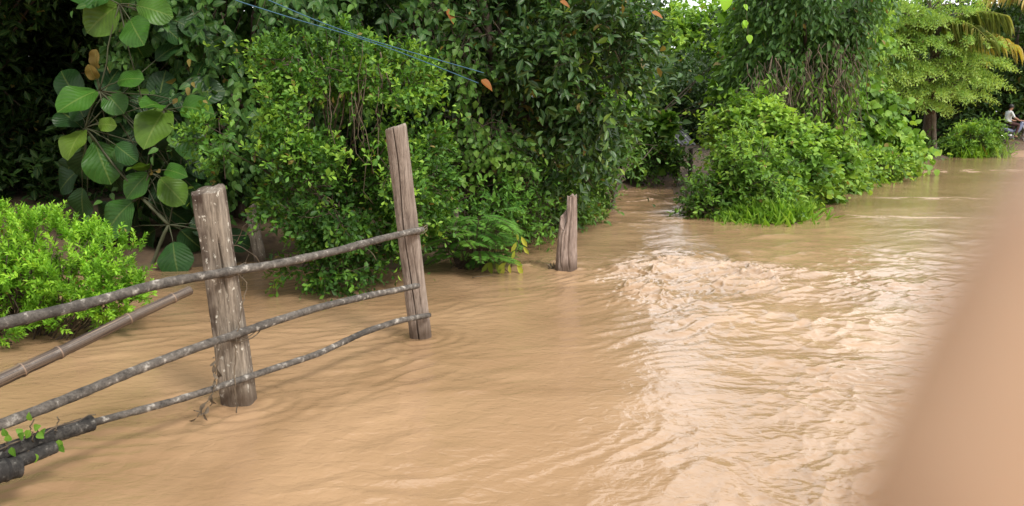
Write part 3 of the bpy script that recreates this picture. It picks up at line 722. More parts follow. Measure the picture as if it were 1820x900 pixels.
# feathery tree: flat tiers of drooping twice-divided leaves
def feather_tree():
    rng = RNG(19); b = G(1661, 281); base = np.array([b[0], b[1], -.2]); Yb = b[1]
    root = thing('feathery_tree', 'pale green tree with flat feathery tiers on a slender trunk at the water edge', 'tree', base)
    tiers = [(1635, 2, 80, 15), (1585, 28, 52, 12), (1692, 30, 46, 11), (1640, 50, 66, 12), (1588, 74, 52, 11), (1700, 80, 60, 12), (1640, 96, 60, 12), (1712, 116, 56, 11), (1590, 120, 50, 10), (1660, 134, 74, 12), (1722, 150, 42, 9), (1600, 158, 48, 9), (1672, 172, 62, 10), (1632, 190, 36, 8), (1562, 22, 46, 11), (1560, 62, 46, 11), (1552, 100, 42, 10), (1566, 140, 44, 10), (1580, 172, 38, 9)]
    mb, tw = MB(), MB(); top = W(1655, 20, Yb); tr = curve(base, top, 0, rng, 14, .06)
    tw.tube(tr, np.linspace(.125, .05, 14), 9, rough=.06, rng=rng)
    for (px, py, rx, ry) in tiers:
        c = W(px, py, Yb - .3 + rng.uniform(-.6, .4)); s = PXM(Yb)
        rx *= 1.12; n = int(rx * 1.4); d = rng.uniform(0, 6.28, n); q = np.sqrt(rng.rand(n))
        off = np.stack([np.cos(d) * q * rx / s, np.sin(d) * q * rx / s * .8, (1 - q ** 2.2) * ry / s * 1.5 + rng.randn(n) * .025], 1)
        P = c + off; A = np.stack([np.cos(d), np.sin(d), -.12 + 0 * d], 1) + rng.randn(n, 3) * [.25, .25, .08]
        tn = .62 + .12 * rng.randn(n) + .2 * (rng.rand() - .5)
        sprigs(mb, P, A, .7, 20, .17, .36, tn, T_TINY, rng, droop=.35, up=1.6, jit=.16, fwd=.25)
        for k in range(4):
            a = tr[np.argmin(abs(tr[:, 2] - c[2] + .3))]
            tw.tube(curve(a, P[rng.randint(n)], .1, rng, 8, .15), np.linspace(.035, .008, 8), 5)
    mb.build('crown', M['leaf_feather'], root); tw.build('trunk', M['bark_pale'], root)
feather_tree()

def frond(mb, mbr, base, dirh, Ln, rise, fall, rng, tint, nleaf=30, ll=1.15):
    t = np.linspace(0, 1, 20); dirh = norm(np.asarray(dirh, float)); sd_ = np.cross(dirh, [0, 0, 1.0])
    pts = np.asarray(base) + dirh[None] * (Ln * t)[:, None] * 1.0; pts[:, 2] += rise * t - fall * t * t
    mbr.tube(pts, np.linspace(.03, .008, 20), 5)
    tt = np.linspace(.12, .99, nleaf)
    p = np.stack([np.interp(tt, t, pts[:, k]) for k in range(3)], 1)
    for s in (-1, 1):
        q = p + rng.randn(nleaf, 3) * .01
        x = sd_ * s * .55 + dirh * .55 + np.array([0, 0, -.75]) + rng.randn(nleaf, 3) * .1
        nn = np.array([0, 0, 1.0]) + sd_ * s * .5 + rng.randn(nleaf, 3) * .15
        ln = ll * (1 - .55 * abs(tt - .4)) * (.85 + .3 * rng.rand(nleaf))
        leaves(mb, q, x, nn, ln, ln * .035 + .008, tint + .12 * rng.randn(nleaf) + .1 * s, T_STRIP, rng)
def palm(px, Y, py_top, fronds, label, seed, toff=0):
    rng = RNG(seed); top = W(px, py_top, Y); base = np.array([top[0] + toff, Y + .2, gz(top[0], Y) - .1])
    root = thing('coconut_palm', label, 'palm', base, 'coconut palms beyond the bend')
    mb = MB(); tr = curve(base, top, 0, rng, 24, .03); rad = np.linspace(.17, .11, 24) * (1 + .05 * (np.arange(24) % 2)); mb.tube(tr, rad, 12); mb.build('trunk', M['bark'], root)
    for (dx, dy, Ln, rise, fall, tint) in fronds:
        m1, m2 = MB(), MB(); frond(m1, m2, top, (dx, dy, 0), Ln, rise, fall, rng, tint)
        m2.build('stalk', M['palm'], m1.build('frond', M['palm'], root))
palm(1668, 30, 48, [(1, -.15, 2.65, .3, 1.0, .72), (.9, .4, 2.4, .5, 1.2, .5), (-.8, -.3, 2.3, 1.0, 1.4, .35), (-.3, .9, 2.3, 1.2, 1.4, .3), (.3, -.9, 2.2, .9, 1.6, .3), (.6, .7, 2.4, 1.3, 1.3, .3), (-.9, .3, 2.3, .6, 1.6, .5), (.5, -.6, 2.2, 1.4, 1.2, .25)],
     'coconut palm whose yellowing frond arches out right of the feathery tree', 61)
palm(1935, 31, -34, [(-1, -.1, 4.0, .7, 1.2, .8), (-.9, -.45, 3.4, .6, 1.3, .75), (.9, -.2, 2.5, .8, 1.3, .4), (.2, -1, 2.4, .9, 1.3, .5), (-.2, 1, 2.4, 1.0, 1.3, .3), (.6, .7, 2.4, 1.3, 1.3, .3), (-.6, .6, 2.4, 1.2, 1.3, .35)],
     'coconut palm at the top right corner with pale drooping leaflets', 62, 6.0)

# bright bush at the left, standing in the water
def lime_bush():
    rng = RNG(20); b = G(66, 585); base = np.array([b[0], b[1], -.25])
    root = thing('lime_bush', 'bright lime green bush standing in the water behind the left rails', 'bush', base)
    Yb = 5.7
    lobes = [lobe(60, 458, Yb, 115, 72, .42), lobe(165, 480, Yb - .05, 92, 68, .38), lobe(-60, 440, Yb, 110, 70, .45), lobe(10, 500, Yb - .1, 80, 40, .3), lobe(190, 530, Yb - .1, 58, 36, .25), lobe(130, 556, Yb - .12, 60, 24, .22), lobe(30, 560, Yb + .1, 60, 26, .3), lobe(-10, 575, Yb - .45, 42, 34, .2), lobe(110, 535, Yb - .1, 40, 24, .2)]
    n = 1500; P, O = sample(lobes, n, rng, .72, .1, 4.0, .06, 20)
    A = O * .6 + rng.randn(n, 3) * .3; A[:, 2] += .75
    mb = MB(); tn = .5 + .16 * rng.randn(n) + .25 * noise3(P, 2.2, 4)
    sprigs(mb, P, A, .11 * (.7 + .6 * rng.rand(n)), 14, .052, .42, tn, T_TINY, rng, up=.6, out=.7, droop=.0, fwd=.75, jit=.35)
    # single shoots breaking the top outline
    k = np.argsort(-(P[:, 2] + .25 * rng.rand(n)))[:60]
    sprigs(mb, P[k], np.array([0, 0, 1.0]) + rng.randn(60, 3) * .25, .12, 14, .05, .4, .7 + .1 * rng.randn(60), T_TINY, rng, up=.5, fwd=.8, droop=0)
    mb.build('foliage', M['leaf_lime'], root)
    mb = MB()
    for q in rng.permutation(n)[:90]:
        mb.tube(curve(base + rng.randn(3) * [.07, .07, 0], P[q], -.03, rng, 8, .2), np.linspace(.011, .003, 8), 5)
    mb.build('stems', M['twig'], root)
lime_bush()

# teak sapling: each leaf where it hangs, facing out to the light
def teak():
    rng = RNG(21); Yt = 8.2; b = G(265, 474); base = np.array([b[0], b[1], gz(b[0], b[1]) - .1])
    root = thing('teak_sapling', 'sapling with very large round drooping leaves behind the lime bush', 'sapling', base)
    nodes = {'a': (212, 8), 'b': (177, 162), 'c': (152, 228), 'd': (292, 196), 'e': (265, 308), 'f': (250, 350), 'g': (300, 400)}
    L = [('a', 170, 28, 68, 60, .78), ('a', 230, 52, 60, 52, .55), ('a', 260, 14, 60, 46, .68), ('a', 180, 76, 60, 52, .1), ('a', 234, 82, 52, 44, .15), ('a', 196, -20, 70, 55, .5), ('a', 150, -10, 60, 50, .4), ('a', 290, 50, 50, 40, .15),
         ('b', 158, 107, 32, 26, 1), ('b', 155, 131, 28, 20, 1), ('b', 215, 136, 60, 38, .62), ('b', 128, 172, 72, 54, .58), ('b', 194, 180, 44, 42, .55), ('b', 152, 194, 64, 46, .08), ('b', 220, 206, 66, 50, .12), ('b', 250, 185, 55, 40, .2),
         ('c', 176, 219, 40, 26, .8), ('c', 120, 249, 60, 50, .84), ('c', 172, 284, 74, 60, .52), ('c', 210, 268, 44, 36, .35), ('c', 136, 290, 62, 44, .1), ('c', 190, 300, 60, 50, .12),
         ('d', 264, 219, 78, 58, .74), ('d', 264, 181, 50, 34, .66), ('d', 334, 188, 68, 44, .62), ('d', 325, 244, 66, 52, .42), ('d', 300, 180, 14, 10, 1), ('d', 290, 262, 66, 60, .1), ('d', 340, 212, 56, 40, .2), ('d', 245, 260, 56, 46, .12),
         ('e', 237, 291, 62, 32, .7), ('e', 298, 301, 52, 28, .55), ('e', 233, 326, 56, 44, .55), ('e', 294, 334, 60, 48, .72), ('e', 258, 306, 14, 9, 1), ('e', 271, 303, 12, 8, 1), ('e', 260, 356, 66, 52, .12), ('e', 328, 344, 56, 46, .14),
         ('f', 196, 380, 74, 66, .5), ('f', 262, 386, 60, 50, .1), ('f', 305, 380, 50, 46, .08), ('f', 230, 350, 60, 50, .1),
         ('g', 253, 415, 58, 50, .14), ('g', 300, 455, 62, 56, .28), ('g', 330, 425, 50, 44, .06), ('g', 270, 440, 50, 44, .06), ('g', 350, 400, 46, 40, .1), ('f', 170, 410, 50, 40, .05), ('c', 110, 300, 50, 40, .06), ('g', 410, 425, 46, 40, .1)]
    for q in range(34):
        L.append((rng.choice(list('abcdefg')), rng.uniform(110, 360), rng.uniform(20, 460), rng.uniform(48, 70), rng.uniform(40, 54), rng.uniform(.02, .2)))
    mb, st = MB(), MB()
    for (k, x, y, ln, wd, tn) in L:
        x += 10
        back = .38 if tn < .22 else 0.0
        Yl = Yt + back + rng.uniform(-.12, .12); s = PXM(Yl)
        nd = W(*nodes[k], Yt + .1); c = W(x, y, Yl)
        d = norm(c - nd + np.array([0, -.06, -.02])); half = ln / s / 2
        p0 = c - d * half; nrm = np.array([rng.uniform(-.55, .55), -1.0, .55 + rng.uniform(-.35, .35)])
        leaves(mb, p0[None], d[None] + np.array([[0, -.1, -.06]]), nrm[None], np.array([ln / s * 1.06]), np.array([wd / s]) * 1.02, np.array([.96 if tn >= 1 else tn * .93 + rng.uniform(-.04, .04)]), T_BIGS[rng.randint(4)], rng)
        st.tube(curve(nd, p0 + d * .02, .01, rng, 5, .1), [.009, .007, .006, .005, .004], 5)
    prev = base
    order = ['g', 'f', 'e', 'd']; order2 = ['g', 'f', 'c', 'b', 'a']
    for od in (order, order2):
        prev = base; rad = .02
        for k in od:
            q = W(*nodes[k], Yt + .1); st.tube(curve(prev, q, 0, rng, 7, .08), np.linspace(rad, rad * .8, 7), 7); prev = q; rad *= .8
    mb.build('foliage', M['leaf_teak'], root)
    st.build('stems', plain_mat('teak_stem', (.06, .065, .03), .7), root)
teak()

# feathery seedlings and the wilting plant at the water edge
def pinnate(mb, st, p, d, Ln, rng, tint, nl=15, lw=.30):
    d = norm(np.asarray(d, float)); t = np.linspace(0, 1, 8); pts = p + d * (Ln * t)[:, None]; pts[:, 2] -= .32 * Ln * t * t
    st.tube(pts, np.linspace(.005, .002, 8), 4)
    tt = np.linspace(.15, 1, nl); q = np.stack([np.interp(tt, t, pts[:, k]) for k in range(3)], 1)
    sd_ = norm(np.cross(d, [0, 0, 1.0]))
    for s in (-1, 1):
        x = sd_ * s + d * .45 + np.array([0, 0, -.15]) + rng.randn(nl, 3) * .06
        ln = Ln * lw * np.sin(np.clip(tt, .1, .93) * np.pi) ** .6 * (.9 + .2 * rng.rand(nl))
        leaves(mb, q, x, np.array([0, -.3, 1.0]) + rng.randn(nl, 3) * .1, ln, ln * .30, tint + rng.randn(nl) * .05, T_TINY, rng)
def fern():
    rng = RNG(22); b = G(838, 472); base = np.array([b[0], b[1], -.1])
    root = thing('feathery_seedling', 'clump of seedlings with fern-like fronds at the water edge behind the tall post', 'plant', base)
    mb, st = MB(), MB(); Yb = b[1]
    for k in range(95):
        x = 838 + rng.uniform(-58, 52); y = rng.uniform(378, 468) if abs(x - 838) < 45 else rng.uniform(390, 440)
        Yl = Yb + rng.uniform(-.55, .25); p = W(x, y, Yl)
        st.tube(curve(base + rng.randn(3) * [.12, .1, 0], p, 0, rng, 6, .12), [.007, .006, .005, .005, .004, .003], 5)
        a = rng.uniform(0, 6.28)
        d = np.array([(x - 838) / 60 + .5 * math.cos(a), -.55 + .5 * math.sin(a), .18])
        pinnate(mb, st, p, d, rng.uniform(.24, .40), rng, .5 + .22 * (470 - y) / 90 * rng.rand() + .12 * rng.randn())
    mb.build('foliage', M['leaf_fern'], root); st.build('stems', M['twig'], root)
fern()
def wilt():
    rng = RNG(23); b = G(905, 484); base = np.array([b[0], b[1], -.08])
    root = thing('wilting_plant', 'small plant with drooping yellowing leaves between the fern clump and the stump post', 'plant', base)
    mb, st = MB(), MB(); Yb = b[1]
    stem = [W(905, 484, Yb), W(915, 455, Yb), W(922, 430, Yb), W(914, 408, Yb)]
    st.tube(np.array(stem), [.006, .005, .004, .003], 5); st.tube(np.array([W(905, 484, Yb), W(884, 470, Yb), W(872, 462, Yb)]), .004, 5)
    for (x, y, dx, dy, s, t) in [(912, 400, -.1, .9, .09, .6), (918, 415, .2, .8, .08, .5), (918, 430, -.5, 1, .12, .7), (926, 420, .5, .9, .13, .75), (930, 438, .6, .9, .10, .7), (915, 445, -.3, 1, .10, .5),
                              (912, 460, .6, .5, .13, .4), (920, 466, .35, 1, .15, .65), (900, 466, -.7, .6, .13, .6), (897, 474, -.4, 1, .12, .75), (872, 460, 0, 1, .17, .2), (880, 466, .5, 1, .15, .25), (868, 466, -.5, .8, .13, .15), (905, 470, .1, 1, .1, .85)]:
        p = W(x, y, Yb - .02)
        leaves(mb, p[None], np.array([[dx, -.25, -dy]]), np.array([[rng.uniform(-.6, .6), -1, .3]]), np.array([s]), np.array([s * .42]), np.array([t]), T_OVAL, rng)
    mb.build('foliage', M['leaf_wilt'], root); st.build('stems', M['deadvine'], root)
wilt()

# single orange dead leaves caught in the middle tree
for (x, y, dx, dz, s, lb) in [(855, 142, 1, -.7, .2, 'large orange dead leaf hanging low in the middle tree'), (795, 16, .6, -1, .2, 'brown-orange dead leaf near the top of the picture left of the middle tree'), (1158, 22, .9, -.3, .16, 'orange dead leaf high at the right side of the middle tree'), (995, 2, .9, -.4, .15, 'orange dead leaf at the top edge above the middle tree')]:
    p = W(x, y, 8.75); mb = MB(); leaves(mb, p[None], np.array([[dx, -.2, dz]]), np.array([[.5, -.8, .75]]), np.array([s * .85]), np.array([s * .5]), np.array([.35]), T_HEART, RNG(int(x)))
    tag(mb.build('dead_leaf', M['leaf_dead'], None, p), lb, 'leaf', 'orange dead leaves in the middle tree')

# bright leaf pair on a dangling stem
p0 = W(1325, -20, 12.5); rng = RNG(24)
root = thing('dangling_vine', 'thin vine dangling pale lime leaves in front of the vine-shrouded tree', 'vine', p0)
mb, st = MB(), MB(); st.tube(curve(p0, W(1330, 75, 12.5), 0, rng, 8, .1), .004, 4); st.build('stem', M['twig'], root)
for (x, y, dx, dz, s) in [(1322, 36, .5, -1, .13), (1327, 38, -.6, -1, .12), (1330, 62, .3, -1, .14), (1292, -6, -.2, -1, .22), (1322, 8, .6, -.8, .11)]:
    leaves(mb, W(x, y, 12.5)[None], np.array([[dx, -.3, dz]]), np.array([[.4 * dx, -.8, .8]]), np.array([s]), np.array([s * .8]), np.array([.7]), T_HEART, rng)
mb.build('foliage', M['leaf_lime'], root)

# grass at the toe of the bank and the road edge
def grass():
    rng = RNG(25); mb = MB()
    for (px, py, rx, ry, n, hgt, dens) in [(1375, 385, 52, 11, 2600, .30, 1), (1330, 388, 60, 8, 1300, .2, 1), (1470, 330, 45, 14, 1500, .32, 1), (1545, 318, 40, 8, 900, .28, 1), (1420, 350, 30, 18, 1100, .34, 1), (1735, 276, 45, 4, 1300, .6, 1), (1440, 300, 40, 25, 700, .5, 1)]:
        x = px + rx * rng.randn(n) * .5; y = py + ry * rng.randn(n) * .5
        P = np.array([G(a, max(b, 240)) for a, b in zip(x, y)]); P[:, 2] = np.maximum(ground_h(P[:, 0], P[:, 1]), -.06) - .02
        d = np.stack([rng.randn(n) * .5, rng.randn(n) * .5 - .25, np.ones(n)], 1)
        sz = hgt * (.5 + .7 * rng.rand(n))
        leaves(mb, P, d, np.array([0, -1.0, .6]) + rng.randn(n, 3) * .4, sz, .018 + .02 * rng.rand(n), .5 + .2 * rng.randn(n), T_STRIP, rng)
    o = mb.build('grass', M['grass']); tag(o, 'bright grass fringing the flooded right bank', 'grass', None, 'stuff')
grass()



# ------------------------------------------------------------------ timber posts
def post(mb, base, top, w0, w1, depth=.85, seed=0, cracks=(), lop=None, bulge=None, stain=None, sq=3.0, seg=150, rows=90, sink=.35, grain=.035):
    rng = RNG(seed); base = np.asarray(base, float); top = np.asarray(top, float)
    ax = norm(top - base); b0 = base - ax * sink; Ln = np.linalg.norm(top - b0)
    U = norm(np.array([1.0, 0, 0]) - ax * ax[0]); Vv = np.cross(U, ax)      # Vv points to the camera side (-Y)
    if Vv[1] > 0: Vv = -Vv
    a = np.arange(seg) / seg * 2 * np.pi; t = np.linspace(0, 1, rows)
    AA, TT_ = np.meshgrid(a, t)
    r = (np.abs(np.cos(AA)) ** sq + np.abs(np.sin(AA) / depth) ** sq) ** (-1 / sq)
    z = (TT_ * Ln)
    w = w0 + (w1 - w0) * TT_
    zz = z * .7
    r = r * (1 + grain * perlin(AA * 5.0, zz, seed) + .6 * grain * perlin(AA * 14, zz * .8, seed + 1) + .05 * perlin(AA * 1.2, z * 1.3, seed + 2))
    r = r * (1 + .03 * perlin(AA * 2.0, z * 5, seed + 4))
    for (ang, dp, wd, z0, z1, wob) in cracks:
        tt = (z - sink)
        c = ang + wob * perlin(z * 1.6, 0 * z + seed, seed + 7)
        d = np.abs((AA - c + np.pi) % (2 * np.pi) - np.pi)
        r = r - dp * np.exp(-(d / wd) ** 2) * smooth(z0, z0 + .06, tt) * (1 - smooth(z1 - .06, z1, tt))
    if bulge is not None: r = r + bulge(AA, z - sink)
    if lop is not None:
        zt = lop(a) * Ln
        z = np.minimum(z, zt[None, :] - (rows - 1 - np.arange(rows))[:, None] * .0008)
    r[-1] *= .93; z[-1] += -.002
    x = np.cos(AA) * r * w / 2; y = np.sin(AA) * r * w / 2
    P = b0 + x[..., None] * U + y[..., None] * Vv + z[..., None] * ax
    luv = np.zeros((rows, seg, 3)); luv[..., 0] = z; luv[..., 1] = AA
    i, j = np.meshgrid(np.arange(rows - 1), np.arange(seg), indexing='ij'); j2 = (j + 1) % seg
    A, B_, C_, D = i * seg + j, i * seg + j2, (i + 1) * seg + j2, (i + 1) * seg + j
    f = np.concatenate([np.stack([A, B_, C_], -1).reshape(-1, 3), np.stack([A, C_, D], -1).reshape(-1, 3)])
    cen = P[-1].mean(0) + ax * .003; ci = rows * seg
    jj = np.arange(seg)
    f = np.concatenate([f, np.stack([(rows - 1) * seg + jj, (rows - 1) * seg + (jj + 1) % seg, np.full(seg, ci)], -1)])
    mb.add(np.concatenate([P.reshape(-1, 3), cen[None]]), f, np.concatenate([(np.full(AA.shape, .45) if stain is None else stain(AA, z - sink)).ravel(), [.3]]), np.concatenate([luv.reshape(-1, 3), [[Ln, 0, 1]]]))

f1, f2 = G(425, 712), G(748, 596)
fd = norm((f2 - f1)[:2]); fn = np.array([fd[1], -fd[0]])
if fn @ (-f1[:2]) < 0: fn = -fn
def FEN(px, py, off=0.0):            # point on the fence plane (offset towards the viewer)
    d = ray(px, py); o = np.array([0, 0, CAM_H]); q = f1[:2] + fn * off
    t = ((q - o[:2]) @ fn) / (d[:2] @ fn)
    return o + d * t
fence = thing('wooden_fence', 'weathered rail fence of two leaning posts and three rough poles standing in the flood', 'fence', (f1[0], f1[1], 0))
mb = MB()
w1_ = 57 / PXM(f1[1])
post(mb, FEN(425, 712), FEN(371, 330), w1_ * 1.05, w1_ * .86, .9, 3, cracks=[(1.0, .35, .05, .62, .98, .1), (1.9, .08, .1, .0, .6, .2), (.7, .1, .07, .1, .66, .15), (2.5, .1, .08, .2, .9, .2)],
     lop=lambda a: 1 - .012 + .010 * np.cos(a + 1) + .003 * np.sin(a * 5), sq=4.0, stain=lambda A, z: np.clip(1.1 * smooth(1.75, 2.1, A + .25 * (z - .8)) * (.45 + .55 * smooth(.2, .7, z)) + .3, 0, 1),
     bulge=lambda A, z: .17 * np.exp(-((A - np.pi) / .7) ** 2) * smooth(.98, 1.05, z) - .1 * np.exp(-((A - np.pi) / .6) ** 2) * np.exp(-((z - .9) / .07) ** 2))
p1 = mb.build('post', M['post_a'], fence)
mb = MB(); w2_ = 39 / PXM(f2[1])
post(mb, FEN(748, 596), FEN(703, 219), w2_ * 1.02, w2_ * .9, .95, 5, cracks=[(1.72, .5, .045, -.2, 1.62, .2), (1.1, .1, .05, .1, .8, .2), (2.4, .07, .06, .6, 1.5, .2)],
     lop=lambda a: 1 - .012 + .010 * np.cos(a - .5) + .002 * np.sin(a * 4), sq=2.6)
p2 = mb.build('post', M['post_b'], fence); p2['label'] = 'taller grey post with a long dark crack'
p1['label'] = 'shorter thick post speckled with white lichen'
mb = MB(); f0 = f1 - np.array([fd[0], fd[1], 0]) * 2.5
post(mb, f0, f0 + np.array([.02, 0, 1.15]), .19, .17, .9, 8, cracks=[(1.4, .15, .07, .1, 1, .2)]); mb.build('post', M['post_a'], fence)

def resample(P, n):
    P = np.array(P); s = np.concatenate([[0], np.cumsum(np.linalg.norm(np.diff(P, axis=0), axis=1))]); u = np.linspace(0, s[-1], n)
    q = np.stack([np.interp(u, s, P[:, k]) for k in range(3)], 1)
    for _ in range(int(n / 12)): q[1:-1] = (q[:-2] + 2 * q[1:-1] + q[2:]) / 4
    return q, u
def pole(name, pts, r0, r1, mat, seed, root=None, off=.115, knots=.09, rough=.035, base=None, seg=14, n=110):
    rng = RNG(seed); P, u = resample([FEN(x, y, off) for x, y in pts], n)
    k = np.arange(n)
    P = P + np.stack([perlin(u * 2.2, u * 0, seed), perlin(u * 2.2, u * 0 + 3, seed), perlin(u * 2.6, u * 0 + 6, seed)], 1) * .003
    rad = np.linspace(r0, r1, n) * .95 * (1 + knots * np.clip(perlin(u * 7, u * 0, seed + 2) * 1.8 - .3, 0, 1) + .05 * perlin(u * 3, u * 0, seed + 3))
    rad[0] *= .9; rad[-1] *= .82; rad[-2] *= .95
    mb = MB(); mb.tube(P, rad, seg, np.concatenate([np.repeat(np.clip(.55 - .25 * u / u[-1] + .4 * perlin(u * 2, u * 0, seed), 0, 1), seg), [.2, .2]]), rough, rng); return mb.build(name, mat, root, base)
pole('rail', [(-330, 640), (-120, 603), (0, 575), (130, 547), (260, 511), (330, 496), (395, 485), (500, 468), (600, 446), (680, 424), (751, 408)], .0260, .0235, M['rail'], 31, fence)
pole('rail', [(-330, 850), (-120, 793), (0, 757), (100, 718), (180, 684), (250, 655), (340, 621), (440, 588), (560, 548), (650, 527), (744, 508)], .0275, .0215, M['rail'], 32, fence)
pole('rail', [(-100, 830), (60, 784), (170, 750), (240, 731), (300, 715), (400, 685), (470, 662), (560, 631), (640, 594), (700, 573), (763, 560)], .0180, .0215, M['rail'], 33, fence)
# cord ties
def tie(c, r, seed):
    rng = RNG(seed); mb = MB()
    for k in range(3):
        a = np.linspace(0, 2 * np.pi, 22); o = .012 * (k - 1)
        mb.tube(np.asarray(c) + np.stack([np.cos(a) * r * .75 + .1 * o, np.sin(a) * r * 1.05, o + np.sin(a * 2 + k) * .012 + np.cos(a) * .02], 1), .0032, 5)
    mb.build('tie', M['deadvine'], fence)
tie(FEN(404, 482, .01), .125, 1); tie(FEN(432, 592, .02), .125, 2); tie(FEN(738, 410, .02), .115, 3)

# loose poles
def bpole(name, label, pts, rad, nodes, mat, seed, off, lip=.14, cat='pole', group=None):
    n = 200; P, u = resample([FEN(x, y, off) for x, y in pts], n)
    nd = [u[np.argmin(np.linalg.norm(P - FEN(x, y, off), axis=1))] for x, y in nodes]
    r = np.linspace(rad[0], rad[1], n); tint = np.full(n, .4)
    for q in nd:
        r = r * (1 + lip * np.exp(-((u - q) / .008) ** 2) - .05 * np.exp(-((u - q - .03) / .02) ** 2)); tint = np.maximum(tint, np.where(abs(u - q) < .006, .9, 0))
    rng = RNG(seed); mb = MB(); mb.tube(P, r, 16, .4, .012, rng)
    mb.t[-1] = np.concatenate([np.repeat(tint, 16), [.2, .2]])
    root = mb.build(name, mat, None, P[n // 2]); tag(root, label, cat, group); return root
bpole('bamboo_pole', 'purplish brown bamboo pole with pale rings slanting up under the top rail', [(-200, 768), (0, 676), (105, 627), (230, 566), (338, 516)], (.031, .023), [(305, 525), (228, 562), (105, 627), (40, 658), (-60, 705)], M['bamboo'], 41, .22)
rb = M['rail_black']
lowg = 'dark poles lashed low at the left corner'
bpole('dark_pole', 'dark thick pole with a blunt end lashed over the start of the lowest rail', [(-250, 890), (-100, 842), (0, 806), (90, 775), (164, 752)], (.034, .036), [(60, 785)], rb, 42, .16, .05, 'pole', lowg)
bpole('dark_pole', 'black wet pole ending beneath the blunt pole, second from the bottom at the left', [(-250, 912), (-60, 858), (20, 826), (98, 794)], (.031, .029), [(30, 822)], rb, 43, .20, .06, 'pole', lowg)
bpole('dark_pole', 'black stub of pole with a ragged collar at the very bottom left', [(-250, 925), (-60, 868), (0, 838), (34, 830)], (.040, .046), [(10, 834)], rb, 44, .26, .1, 'pole', lowg)

# ------------------------------------------------------------------ other posts
def lone_post(name, label, base_px, top_px, wpx, mat, seed, Y=None, group=None, **kw):
    b = G(*base_px) if Y is None else W(*base_px, Y); t = W(*top_px, b[1]); w = wpx / PXM(b[1])
    mb = MB(); post(mb, b, t, w, w * kw.pop('taper', .8), seed=seed, **kw)
    o = mb.build(name, mat, None, (b[0], b[1], 0)); return tag(o, label, 'post', group)
lone_post('broken_post', 'short split grey stump of a post with a jagged top beside the churning water', (1006, 480), (1012, 343), 43, M['stump'], 51, taper=.62,
     cracks=[(1.3, .2, .1, 0, .8, .4), (2.2, .16, .09, 0, .6, .4), (.5, .15, .08, .1, .8, .3), (1.8, .12, .06, .2, .8, .5)],
     lop=lambda a: np.where(np.cos(a) > -.25, .995 - .03 * np.abs(np.sin(a * 3)), .74 + .06 * np.sin(a * 5)), grain=.09, sq=3.2)
lone_post('old_post', 'brown lichen-spotted post leaning in the shade between the two fence posts', (463, 464), (444, 362), 22, M['post_a'], 52, cracks=[(1.5, .15, .1, 0, .6, .3)], lop=lambda a: 1 - .03 + .03 * np.cos(a))
lone_post('thin_post', 'thin grey post half hidden behind the fern-like seedlings', (812, 462), (810, 368), 12, M['post_b'], 53, lop=lambda a: 1 - .03 + .03 * np.cos(a))
# snag of bark and debris lodged at the stump
rng = RNG(54); mb = MB(); c = G(990, 478)
for k in range(9):
    a = c + np.array([-.03 - .05 * rng.rand(), -.05 * rng.rand(), -.03]); b = a + np.array([rng.uniform(-.06, .05), rng.uniform(-.05, .05), .06 + .10 * rng.rand()])
    mb.tube(curve(a, b, 0, rng, 5, .2), np.linspace(.011, .003, 5), 5, rough=.1, rng=rng)
tag(mb.build('driftwood', M['deadvine'], None, c), 'clump of dark wet bark lodged against the broken post', 'driftwood')

# ------------------------------------------------------------------ little vines on the fence
rng = RNG(71); c = FEN(395, 640, .12)
root = thing('dry_vine', 'dried brown vine with withered leaves hanging off the lichen-speckled post', 'vine', c)
mb, lv = MB(), MB()
for pts in ([(388, 600), (382, 640), (390, 668), (384, 690), (360, 725), (350, 742)], [(392, 610), (386, 655), (380, 690), (374, 722)], [(418, 596), (419, 640), (416, 680), (421, 720), (422, 738)], [(412, 480), (440, 500), (428, 560), (420, 600)]):
    P, u_ = resample([FEN(x, y, .13) for x, y in pts], 24); mb.tube(P + rng.randn(24, 3) * .003, .0032, 5)
for (x, y) in [(384, 640), (380, 648), (386, 656), (379, 662), (388, 668), (382, 676), (384, 634), (372, 708), (366, 715), (360, 722), (356, 730), (352, 738), (376, 700), (362, 733), (370, 722), (350, 743)]:
    p = FEN(x, y, .14)
    leaves(lv, p[None], rng.randn(1, 3) * .5 + [[0, -.2, -.8]], rng.randn(1, 3) + [[0, -1, 0]], np.array([.05]), np.array([.026]), np.array([rng.rand() * .3]), T_OVAL, rng)
mb.build('stems', M['deadvine'], root); lv.build('leaves', M['deadvine'], root)
rng = RNG(72); c = FEN(80, 790, .18)
root = thing('creeper', 'small green creeper with pale round leaves twined round the dark low poles', 'vine', c)
mb, lv = MB(), MB()
for pts in ([(-10, 800), (40, 782), (90, 765), (150, 742), (170, 735)], [(60, 785), (54, 758), (60, 745)], [(70, 782), (66, 760)], [(98, 770), (104, 742)], [(10, 800), (14, 775)], [(50, 800), (60, 815)]):
    P, u_ = resample([FEN(x, y, .2) for x, y in pts], 14); mb.tube(P + rng.randn(14, 3) * .003, .0028, 5)
for (x, y, dx, dz) in [(55, 748, -.2, 1), (60, 762, .6, .3), (66, 770, .5, -.3), (54, 765, -.4, -.6), (35, 780, .3, .4), (16, 785, 0, .8), (12, 775, -.3, .8), (20, 795, .2, -.6), (60, 806, .1, -1), (105, 790, .4, -.8), (104, 782, .2, -1), (40, 770, -.5, .5), (75, 775, .3, .8)]:
    p = FEN(x, y, .22); s = .030 + .014 * rng.rand()
    leaves(lv, p[None], np.array([[dx, -.2, dz]]), np.array([[rng.uniform(-.5, .5), -1, .5]]), np.array([s]), np.array([s * .8]), np.array([.45 + .3 * rng.rand()]), T_HEART, rng)
mb.build('stems', M['deadvine'], root); lv.build('leaves', M['leaf_yellow'], root)

